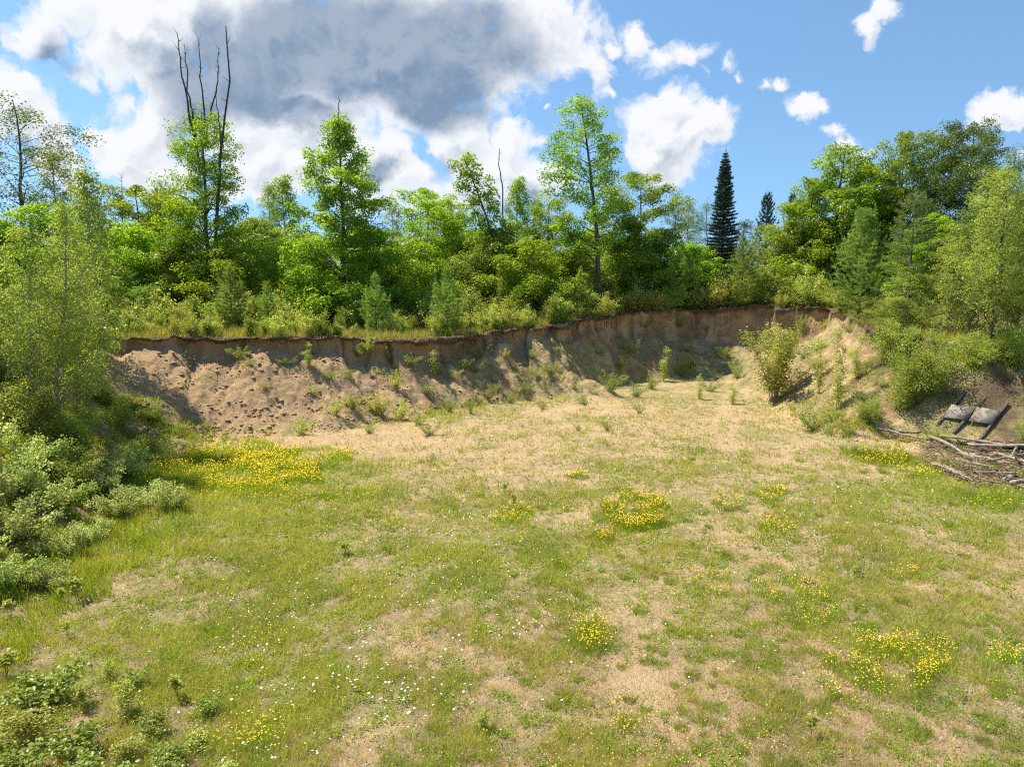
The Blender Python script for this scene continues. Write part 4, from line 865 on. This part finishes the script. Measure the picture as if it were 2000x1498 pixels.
px = rg_.uniform(120, 1700, 26000); py = rg_.uniform(660, 880, 26000); x, y = hits(px, py); T_ = look(TG, x, y)
kp = (T_ > .01) & (T_ < .86) & (rg_.random(len(x)) < np.where(x < -4, .6, .22)) & (fbm(x, y, 1.2, 3, 221) > .40); x, y = x[kp], y[kp]
clods('clods', x, y, rg_.exponential(.028, len(x)).clip(.012, .11), 'clod', 'crumbled sand clods lying on the bare slope', 222)
x, y = scatter(9000, 790, 1540, 0, 2000); clods('pebbles', x, y, rg_.exponential(.008, len(x)).clip(.006, .04) * np.clip(y / 14, 1, 2), 'stone', 'small pebbles scattered on the sandy floor', 223)
# ---------------------------------------------------------------- flowers
def discs(name, C, r, mat, parent=None, seed=0, k_=5):
    rng = np.random.default_rng(seed); n = len(C); N_ = rand_up(rng, n, 2.2); a = unit(np.cross(N_, rng.normal(size=(n, 3)))); b = np.cross(N_, a)
    th = np.arange(k_) / k_ * 6.2832; V = C[:, None] + r[:, None, None] * (a[:, None] * np.cos(th)[None, :, None] + b[:, None] * np.sin(th)[None, :, None])
    return mesh_obj(name, V.reshape(-1, 3), np.arange(n)[:, None] * k_ + np.arange(k_)[None], M[mat], parent)
# flower patches, each one a clump of stems under its blossoms
YP = [(480, 915, 175, 42, 7000, .3, 'large yellow flower patch at the foot of the bare sand slope'), (1250, 1008, 56, 34, 1500, .3, 'dense yellow flower clump in the centre right of the floor'), (1000, 1012, 32, 16, 350, .25, 'small yellow flower clump left of the dense one'),
      (1176, 1052, 28, 18, 260, .25, 'yellow flower clump just below left of the dense one'), (1160, 1248, 36, 32, 420, .3, 'round yellow flower clump alone in the right foreground'), (1590, 1200, 42, 30, 420, .25, 'yellow flower clump in the right foreground above the long patch'), (1540, 1160, 60, 26, 260, .25, 'thin yellow patch above the right foreground clump'),
      (1720, 1310, 120, 60, 1300, .28, 'long yellow flower patch at the lower right'), (1422, 985, 26, 12, 260, .22, 'flat yellow clump far right of the dense one'), (1505, 968, 30, 14, 300, .22, 'orange-yellow clump on the right side of the floor'), (1510, 1040, 40, 30, 330, .22, 'scattered yellow clump below the orange-yellow one'),
      (1125, 930, 18, 10, 130, .2, 'small orange clump in the middle distance'), (1390, 1150, 50, 26, 260, .2, 'thin yellow patch in the middle of the right floor'), (1725, 895, 50, 16, 500, .22, 'yellow patch beside the sandy corner at right'), (1800, 925, 50, 14, 350, .2, 'yellow streak in the green edge by the log pile'),
      (1950, 985, 60, 20, 250, .2, 'yellow-dotted green edge at the far right'), (1770, 1125, 30, 10, 120, .2, 'small yellow clump near the right edge'), (1960, 1290, 40, 20, 160, .22, 'yellow clump at the right edge of the foreground'), (1235, 1410, 40, 30, 110, .22, 'sparse yellow clump near the bottom middle'),
      (560, 965, 170, 24, 900, .22, 'loose yellow fringe below the large flower patch'), (500, 1440, 110, 40, 260, .22, 'sparse yellow patch by the bottom edge at left'), (540, 1270, 100, 40, 140, .22, 'orange-dotted grass patch in the left foreground'), (690, 740, 2, 2, 0, 0, '')]
pyr = np.random.default_rng(300)
for i, (px, py, rx, ry, n, h, lab) in enumerate(YP):
    if not n: continue
    x0, y0 = hit(px, py); z0 = hz(x0, y0); q = pyr.random(n * 2) ** .56 * 1.12; a = pyr.uniform(0, 6.283, n * 2); q = q * (1 + (fbm(np.cos(a) * 2 + i * 7, np.sin(a) * 2, 1.0, 3, 301) - .5) * .9)
    qx, qy = hits(px + rx * q * np.cos(a), py + ry * q * np.sin(a)); kp = pyr.random(n * 2) < np.clip(.5 + (fbm(qx, qy, 2.2, 3, 303) - .5) * 3.2, .08, 1); qx, qy = qx[kp][:n], qy[kp][:n]; n2 = len(qx)
    root = empty('flower_patch', (x0, y0, z0)); tag(root, lab, 'wildflowers', 'yellow wildflower patches')
    gh = pyr.uniform(.5, 1.1, n2) * h; lx, ly = qx - x0, qy - y0; lz = look(ZG, qx, qy) - z0; ds = np.clip(qy / 14, .9, 1.7)
    bx = np.repeat(lx, 3) + pyr.normal(size=n2 * 3) * .05; by = np.repeat(ly, 3) + pyr.normal(size=n2 * 3) * .05
    s_ = blades('stem', bx, by, np.repeat(gh, 3) * pyr.uniform(.4, 1, n2 * 3), np.repeat(.013 * ds, 3), .3, 'tuft', None, 310 + i, parent=root, local=True)
    co_ = np.empty(len(s_.data.vertices) * 3, np.float32); s_.data.vertices.foreach_get('co', co_); co_ = co_.reshape(-1, 3, 3); co_[:, :, 2] += np.repeat(lz, 3)[:, None]; s_.data.vertices.foreach_set('co', co_.ravel()); s_['kind'] = 'stuff'
    fl_ = pyr.random(n2) < (.88 if 'fringe' not in lab and 'green edge' not in lab else .6)
    b_ = discs('blossom', np.stack([lx + pyr.normal(size=n2) * .02, ly + pyr.normal(size=n2) * .02, lz + gh], 1)[fl_], (pyr.uniform(.008, .0145, n2) * ds)[fl_], 'orange' if i % 5 == 3 else 'yellow', root, 320 + i); b_['kind'] = 'stuff'
# scattered yellow heads over the meadow
x, y = scatter(24000, 880, 1540); dens = np.clip((fbm(x, y, .7, 3, 305) - .5) * 4, 0, 1) * np.clip(green(x, y) + .3 + .3 * (x > 1), .2, 1)
kp = (pyr.random(len(x)) < dens * .5) & (look(TG, x, y) < .02); x, y = x[kp], y[kp]
C = np.stack([x, y, look(ZG, x, y) + pyr.uniform(.08, .2, len(x))], 1)
tag(discs('small_yellow_flowers', C, pyr.uniform(.007, .012, len(x)) * np.clip(y / 12, .9, 1.6), 'yellow', None, 306), 'tiny yellow flowers scattered through the grass', None, None, 'stuff')
# daisies: the near ones one by one, the far ones as a scatter
def daisy():
    root = empty('daisy'); tb = Tubes(); tb.add(np.array([[0, 0, 0], [.01, 0, .12], [0, .01, .24]]), .0018, 4); tb.build('stem', M['tuft'], root)
    V = []; Fq = []
    for i in range(10):
        a = i * .6283; d = np.array([math.cos(a), math.sin(a), 0]); p = np.array([-d[1], d[0], 0]); c = np.array([0, .01, .242]); k_ = len(V)
        V += [c + d * .004, c + d * .016 + p * .006 + [0, 0, .002], c + d * .027 - [0, 0, .002], c + d * .016 - p * .006 + [0, 0, .002]]; Fq.append([k_, k_ + 1, k_ + 2, k_ + 3])
    mesh_obj('petals', np.array(V), np.array(Fq), M['white'], root)
    th = np.arange(8) / 8 * 6.2832; mesh_obj('flower_centre', np.vstack([np.stack([.007 * np.cos(th), .01 + .007 * np.sin(th), 0 * th + .244], 1), [[0, .01, .249]]]), np.array([[i, (i + 1) % 8, 8] for i in range(8)]), M['yellow'], root)
    return root
dz = daisy()
DB = [(880, 1130, 230, 110, 1.), (700, 1330, 260, 120, .8), (950, 1050, 160, 60, .8), (1650, 1010, 250, 60, .6), (1700, 1080, 260, 60, .3), (420, 1180, 160, 60, .35), (700, 1200, 200, 60, .6), (1500, 1300, 300, 130, .12), (450, 1470, 200, 30, .4), (1750, 960, 200, 30, .4), (1000, 1200, 150, 60, .4)]
def dprob(px, py): return np.clip(sum(w * np.exp(-(((px - a) / c) ** 2 + ((py - b) / d) ** 2)) for a, b, c, d, w in DB), 0, 1)
pr2 = np.random.default_rng(400); px = pr2.uniform(0, 2000, 9000); py = pr2.uniform(930, 1495, 9000); kp = pr2.random(9000) < dprob(px, py) * .5; px, py = px[kp], py[kp]
x, y = hits(px, py); cl_ = fbm(x, y, 1.2, 3, 401) > .46; x, y, px, py = x[cl_], y[cl_], px[cl_], py[cl_]; od = np.argsort(y); near = od[:230]; far = od[230:]
for i in near:
    zz = look(ZG, x[i:i + 1], y[i:i + 1])[0]; s_ = pr2.uniform(.5, .85)
    put(dz, (x[i], y[i], zz), s_ * 1.0, s_ * pr2.uniform(.6, 1.1), pr2.uniform(0, 6.28), 'white daisy with a yellow centre standing in the foreground grass', 'daisy', 'white daisies in the foreground grass', tilt=tuple(pr2.normal(size=2) * .25))
C = np.stack([x[far], y[far], look(ZG, x[far], y[far]) + pr2.uniform(.1, .22, len(far))], 1)
tag(discs('distant_daisies', C, pr2.uniform(.012, .018, len(far)) * np.clip(y[far] / 16, .9, 1.3), 'white', None, 402, 6), 'white daisies scattered across the farther meadow', None, None, 'stuff')
# ---------------------------------------------------------------- grass tufts, one by one
def tuft(seed, n, r, h, w=.01, mat='tuft'):
    rng = np.random.default_rng(seed); a = rng.uniform(0, 6.283, n); q = np.sqrt(rng.random(n)) * r; x, y = q * np.cos(a), q * np.sin(a); hh = h * rng.uniform(.4, 1.1, n) * (1.15 - .5 * q / r)
    o_ = np.stack([x, y, 0 * x - .01], 1); tip = np.stack([x * 1.7 + rng.normal(size=n) * .03, y * 1.7 + rng.normal(size=n) * .03, hh], 1); aa = rng.uniform(0, 6.28, n); b = np.stack([np.cos(aa), np.sin(aa), 0 * aa], 1) * w * .5
    V = np.stack([o_ - b, o_ + b, (o_ + tip) / 2 + b * .8 + [0, 0, .01], tip], 1).reshape(-1, 3); o = mesh_obj('grass_tuft', V, np.arange(n)[:, None] * 4 + [0, 1, 3, 2], M[mat]); return o
TU = [tuft(1, 260, .20, .26), tuft(2, 200, .15, .20), tuft(3, 340, .28, .24), tuft(4, 160, .12, .3)]
EX = [(1060, 995, 34), (1042, 1205, 36), (1130, 1190, 44), (1130, 1165, 34), (1355, 1292, 60), (1470, 1300, 54), (1320, 1240, 56), (1100, 1112, 44), (640, 975, 44), (600, 1000, 40), (1215, 960, 50), (700, 968, 30), (1440, 1240, 44), (1400, 1385, 60), (1290, 1300, 50), (1230, 1370, 40), (1500, 1480, 40), (1420, 1450, 50), (1460, 1440, 44), (1690, 1230, 60), (1720, 1270, 70),
      (1700, 1470, 40), (1850, 1280, 36), (1560, 1230, 40), (1380, 1105, 30), (1640, 1060, 40), (1110, 1000, 30), (1180, 990, 26), (470, 1345, 70), (480, 1300, 60), (650, 1285, 40), (420, 1240, 50), (310, 1050, 70), (340, 1000, 60), (380, 1080, 60), (250, 1060, 60), (560, 1385, 40), (870, 1385, 40), (960, 1480, 40), (850, 1430, 44), (1180, 1460, 60), (1130, 1330, 30), (900, 1330, 30), (1250, 1200, 40), (1830, 855, 60), (1905, 975, 60), (1860, 965, 50), (1960, 985, 50), (1700, 895, 50), (1740, 905, 50), (1790, 935, 50), (1310, 1140, 40), (1220, 1130, 34), (1020, 1080, 28), (900, 1050, 26), (760, 1080, 30), (1480, 1120, 36), (1540, 1090, 30), (1600, 1010, 26), (1760, 1180, 36), (1900, 1130, 30), (1850, 1380, 40), (1920, 1450, 46), (1800, 1440, 40), (1610, 1390, 44), (1540, 1360, 40), (1330, 1430, 40), (330, 1290, 50), (250, 1240, 40), (1370, 1005, 26), (1290, 925, 22), (1350, 900, 22)]
MK = [(c_[0], c_[1], 'x') for c_ in YP]
tm = [(480, 915, 'large yellow flower patch'), (1250, 1008, 'dense yellow clump'), (1160, 1248, 'round yellow clump'), (1590, 1200, 'yellow clump in the right foreground'), (1720, 1310, 'long yellow patch'), (1422, 985, 'flat yellow clump'), (1725, 895, 'yellow patch by the sandy corner'), (1900, 940, 'log pile'), (672, 1070, 'isolated leafy seedling'), (155, 1140, 'lone light green seedling'), (1580, 1420, 'seedling near the bottom right'),
      (500, 1440, 'sparse yellow patch at the bottom edge'), (1235, 1410, 'sparse yellow clump at the bottom middle'), (1668, 1120, 'dead stick'), (350, 1340, 'slender seedling in the left foreground'), (1000, 1012, 'small yellow clump'), (1960, 1290, 'yellow clump at the right edge')]
rt = np.random.default_rng(500); px = rt.uniform(980, 1990, 900); py = rt.uniform(900, 1495, 900); kk = 0
for a, b in zip(px, py):
    if kk > 110: break
    if all((a - e_[0]) ** 2 + ((b - e_[1]) * 1.3) ** 2 > 26 ** 2 for e_ in EX): EX.append((a, b, rt.uniform(14, 34) * (.5 + b / 1700))); kk += 1
for i, (a, b, w) in enumerate(EX):
    x, y = hit(a, b); pr_ = TU[i % 4]; rad = (.20, .15, .28, .12)[i % 4]; s_ = (w * y / F / 2) / rad / 1.7
    h_ = np.clip(s_, .5, 1.5)
    put(pr_, (x, y, hz(x, y)), s_, h_, i * 1.7, auto(('bright green grass tuft', 'wide green grass tuft', 'fresh green tuft', 'low round grass tuft', 'spiky grass tuft', 'small dense grass tuft', 'soft green grass clump')[(i * 3) % 7], a, b, tm), 'grass tuft', 'green grass tufts on the pit floor')
# ---------------------------------------------------------------- timber ramp with boards on the right bank
def box_bar(P0, P1, w, h, up, name, mat, parent=None, taper=1.0, seed=0, rough=.0, seg=8):
    """squared timber from P0 to P1, edges broken by a small chamfer, surface slightly uneven"""
    rng = np.random.default_rng(seed); P0 = np.array(P0, float); P1 = np.array(P1, float); d = unit(P1 - P0); s_ = unit(np.cross(d, up)); u = np.cross(s_, d)
    c = min(w, h) * .12; prof = np.array([[-w / 2 + c, -h / 2], [w / 2 - c, -h / 2], [w / 2, -h / 2 + c], [w / 2, h / 2 - c], [w / 2 - c, h / 2], [-w / 2 + c, h / 2], [-w / 2, h / 2 - c], [-w / 2, -h / 2 + c]])
    V = []; 
    for i in range(seg + 1):
        f = i / seg; o_ = P0 + (P1 - P0) * f + (u * rng.normal() + s_ * rng.normal()) * rough; k_ = 1 + (taper - 1) * f
        V += [o_ + s_ * a * k_ + u * b * k_ for a, b in prof]
    Fq = [[i * 8 + j, i * 8 + (j + 1) % 8, (i + 1) * 8 + (j + 1) % 8, (i + 1) * 8 + j] for i in range(seg) for j in range(8)]
    e = seg * 8; Fq += [[0, 7, 6, 1], [1, 6, 5, 2], [2, 5, 4, 3], [e, e + 1, e + 6, e + 7], [e + 1, e + 2, e + 5, e + 6], [e + 2, e + 3, e + 4, e + 5]]
    return mesh_obj(name, np.array(V), np.array(Fq), M[mat], parent)
def P3(px, py, dz_=0.):
    x, y = hit(px, py); return np.array([x, y, hz(x, y) + dz_])
# a plane lying on the slope: three rails down the bank, two boards nailed across
sp = np.array([P3(a, b) for a in (1845, 1880, 1915, 1950) for b in (790, 815, 840)])
cc, *_ = np.linalg.lstsq(np.c_[sp[:, :2], np.ones(len(sp))], sp[:, 2], rcond=None)
off = max(sp[:, 2] - sp[:, :2] @ cc[:2] - cc[2]) * .6 + .03
nrm = unit(np.array([-cc[0], -cc[1], 1.0]))
def onplane(px, py, e=0.):
    d = ray(px, py); c3 = cc[2] + off; t_ = (c3 - CAMZ) / (d[2] - cc[0] * d[0] - cc[1] * d[1]); return np.array([0, 0, CAMZ]) + d * t_ + nrm * e
rails = [((1887, 764), (1832, 828)), ((1925, 776), (1862, 846)), ((1968, 786), (1904, 872))]
L0 = onplane(1900, 820) - nrm * .08
rampe = empty('timber_ramp', tuple(L0)); tag(rampe, 'dark timber rails with two weathered grey boards lying on the right bank', 'timber ramp')
for i, (p, q) in enumerate(rails): box_bar(onplane(*p) - L0, onplane(*q) - L0, .09, .09, nrm, 'rail', 'rail', rampe, seed=i, rough=.006)
for c4 in (((1858, 792), (1904, 799), (1889, 823), (1842, 817)), ((1908, 797), (1953, 804), (1938, 831), (1892, 824))):
    c = [onplane(*p, .05) - L0 for p in c4]; hi_ = [p + nrm * .03 for p in c]
    mesh_obj('board', np.array(c + hi_), np.array([[7, 6, 5, 4], [0, 1, 2, 3], [0, 4, 5, 1], [1, 5, 6, 2], [2, 6, 7, 3], [3, 7, 4, 0]]), M['board'], rampe)
# ---------------------------------------------------------------- weathered logs and planks at the foot of the right bank
LG = [((1712, 842), (1815, 862), .10, 'thin grey pole leading from the sand towards the log pile', 0), ((1812, 858), (1905, 905), .12, 'split grey log lying diagonally at the near end of the ramp', 0), ((1835, 862), (1985, 886), .12, 'long straight grey log at the back of the pile', 1), ((1890, 884), (2040, 884), .14, 'thick pale plank lying level on the pile', 1), ((1895, 893), (2040, 896), .13, 'second level plank just below the thick pale one', 1),
      ((1822, 912), (1880, 938), .13, 'short pale plank at the front left tip of the pile', 1), ((1845, 922), (1900, 950), .07, 'broken stick under the front left plank', 0), ((1925, 914), (2010, 898), .09, 'crooked branch pointing up right in the pile', 0), ((1960, 945), (2020, 915), .16, 'thick rotten log at the right front of the pile', 0), ((1975, 955), (2040, 945), .14, 'grey log at the right edge, lowest of the pile', 0),
      ((1860, 905), (1940, 925), .08, 'weathered branch in the middle of the pile', 0), ((1900, 935), (1985, 940), .07, 'flat stick at the front of the pile', 0), ((1750, 850), (1800, 848), .06, 'small stick on the sand before the pile', 0), ((1985, 880), (1975, 915), .07, 'upright broken branch in the pile', 0), ((1880, 895), (1960, 915), .10, 'short log crossing under the planks', 1), ((1940, 900), (2040, 925), .11, 'log crossing the right half of the pile', 0)]
rl = np.random.default_rng(600)
for i, (p, q, w, lab, sq) in enumerate(LG):
    A_, B_ = P3(*p), P3(*q); lf = w * .5 + (.0 if i in (0, 12) else .04 + .05 * (i % 4)); A_[2] += lf; B_[2] += lf + (.35 if 'upright' in lab else 0); mid = (A_ + B_) / 2
    mid[2] = max(mid[2], hz(mid[0], mid[1]) + w * .4); base_ = np.array([mid[0], mid[1], mid[2] - w * .5])
    if sq: o = box_bar(A_ - base_, B_ - base_, w * 1.7, w * .55, (0, 0, 1), 'plank', 'wood', None, seed=i, rough=.012)
    else:
        tb = Tubes(); s_ = np.linspace(0, 1, 9)[:, None]; P_ = (A_ - base_) * (1 - s_) + (B_ - base_) * s_ + rl.normal(size=(9, 3)) * w * .14; tb.add(P_, w * .5 * (1.1 - .35 * s_[:, 0]) * rl.uniform(.85, 1.15, 9), 8)
        for k_ in range(2): 
            q_ = P_[rl.integers(2, 8)]; tb.add(np.array([q_, q_ + unit(rl.normal(size=3) + [0, 0, .6]) * rl.uniform(.1, .3)]), [w * .15, w * .06], 4)
        o = tb.build('log', M['wood'])
    o.location = tuple(base_); tag(o, lab, 'plank' if sq else 'log', 'old timber at the foot of the right bank')
# twigs and bark litter under the pile, dead stick in the field
tb = Tubes()
for i in range(900):
    a, b = rl.uniform(1800, 2060), rl.uniform(868, 955)
    if b > 950 - (1900 - a) * .35 and a < 1900: continue
    p = P3(a, b, rl.uniform(.02, .22)); d = rl.normal(size=3) * [1, 1, .25]; d = unit(d) * rl.uniform(.1, .4); tb.add(np.array([p - d, p + rl.normal(size=3) * .02, p + d]), rl.uniform(.006, .02), 4)
tag(tb.build('brushwood', M['brush']), 'tangled twigs and bark litter heaped under the old timber', None, None, 'stuff')
for (a, b, c, d, lab) in [(1665, 1118, 1695, 1127, 'dark dead stick beside a thin seedling on the right floor'), (1570, 1138, 1590, 1146, 'short dead stick left of the thin seedling'), (130, 790, 175, 775, 'pale fallen branch beside the leaning birch trunk')]:
    A_, B_ = P3(a, b, .03), P3(c, d, .05); base_ = (A_ + B_) / 2 - [0, 0, .03]; tb = Tubes(); s_ = np.linspace(0, 1, 6)[:, None]; P_ = (A_ - base_) * (1 - s_) + (B_ - base_) * s_ + rl.normal(size=(6, 3)) * .02; tb.add(P_, np.linspace(.022, .01, 6), 5)
    tb.add(np.array([P_[2], P_[2] + [.08, .1, .12]]), [.01, .005], 4); o = tb.build('stick', M['dead' if d > 1000 else 'wood']); o.location = tuple(base_); tag(o, lab, 'stick')
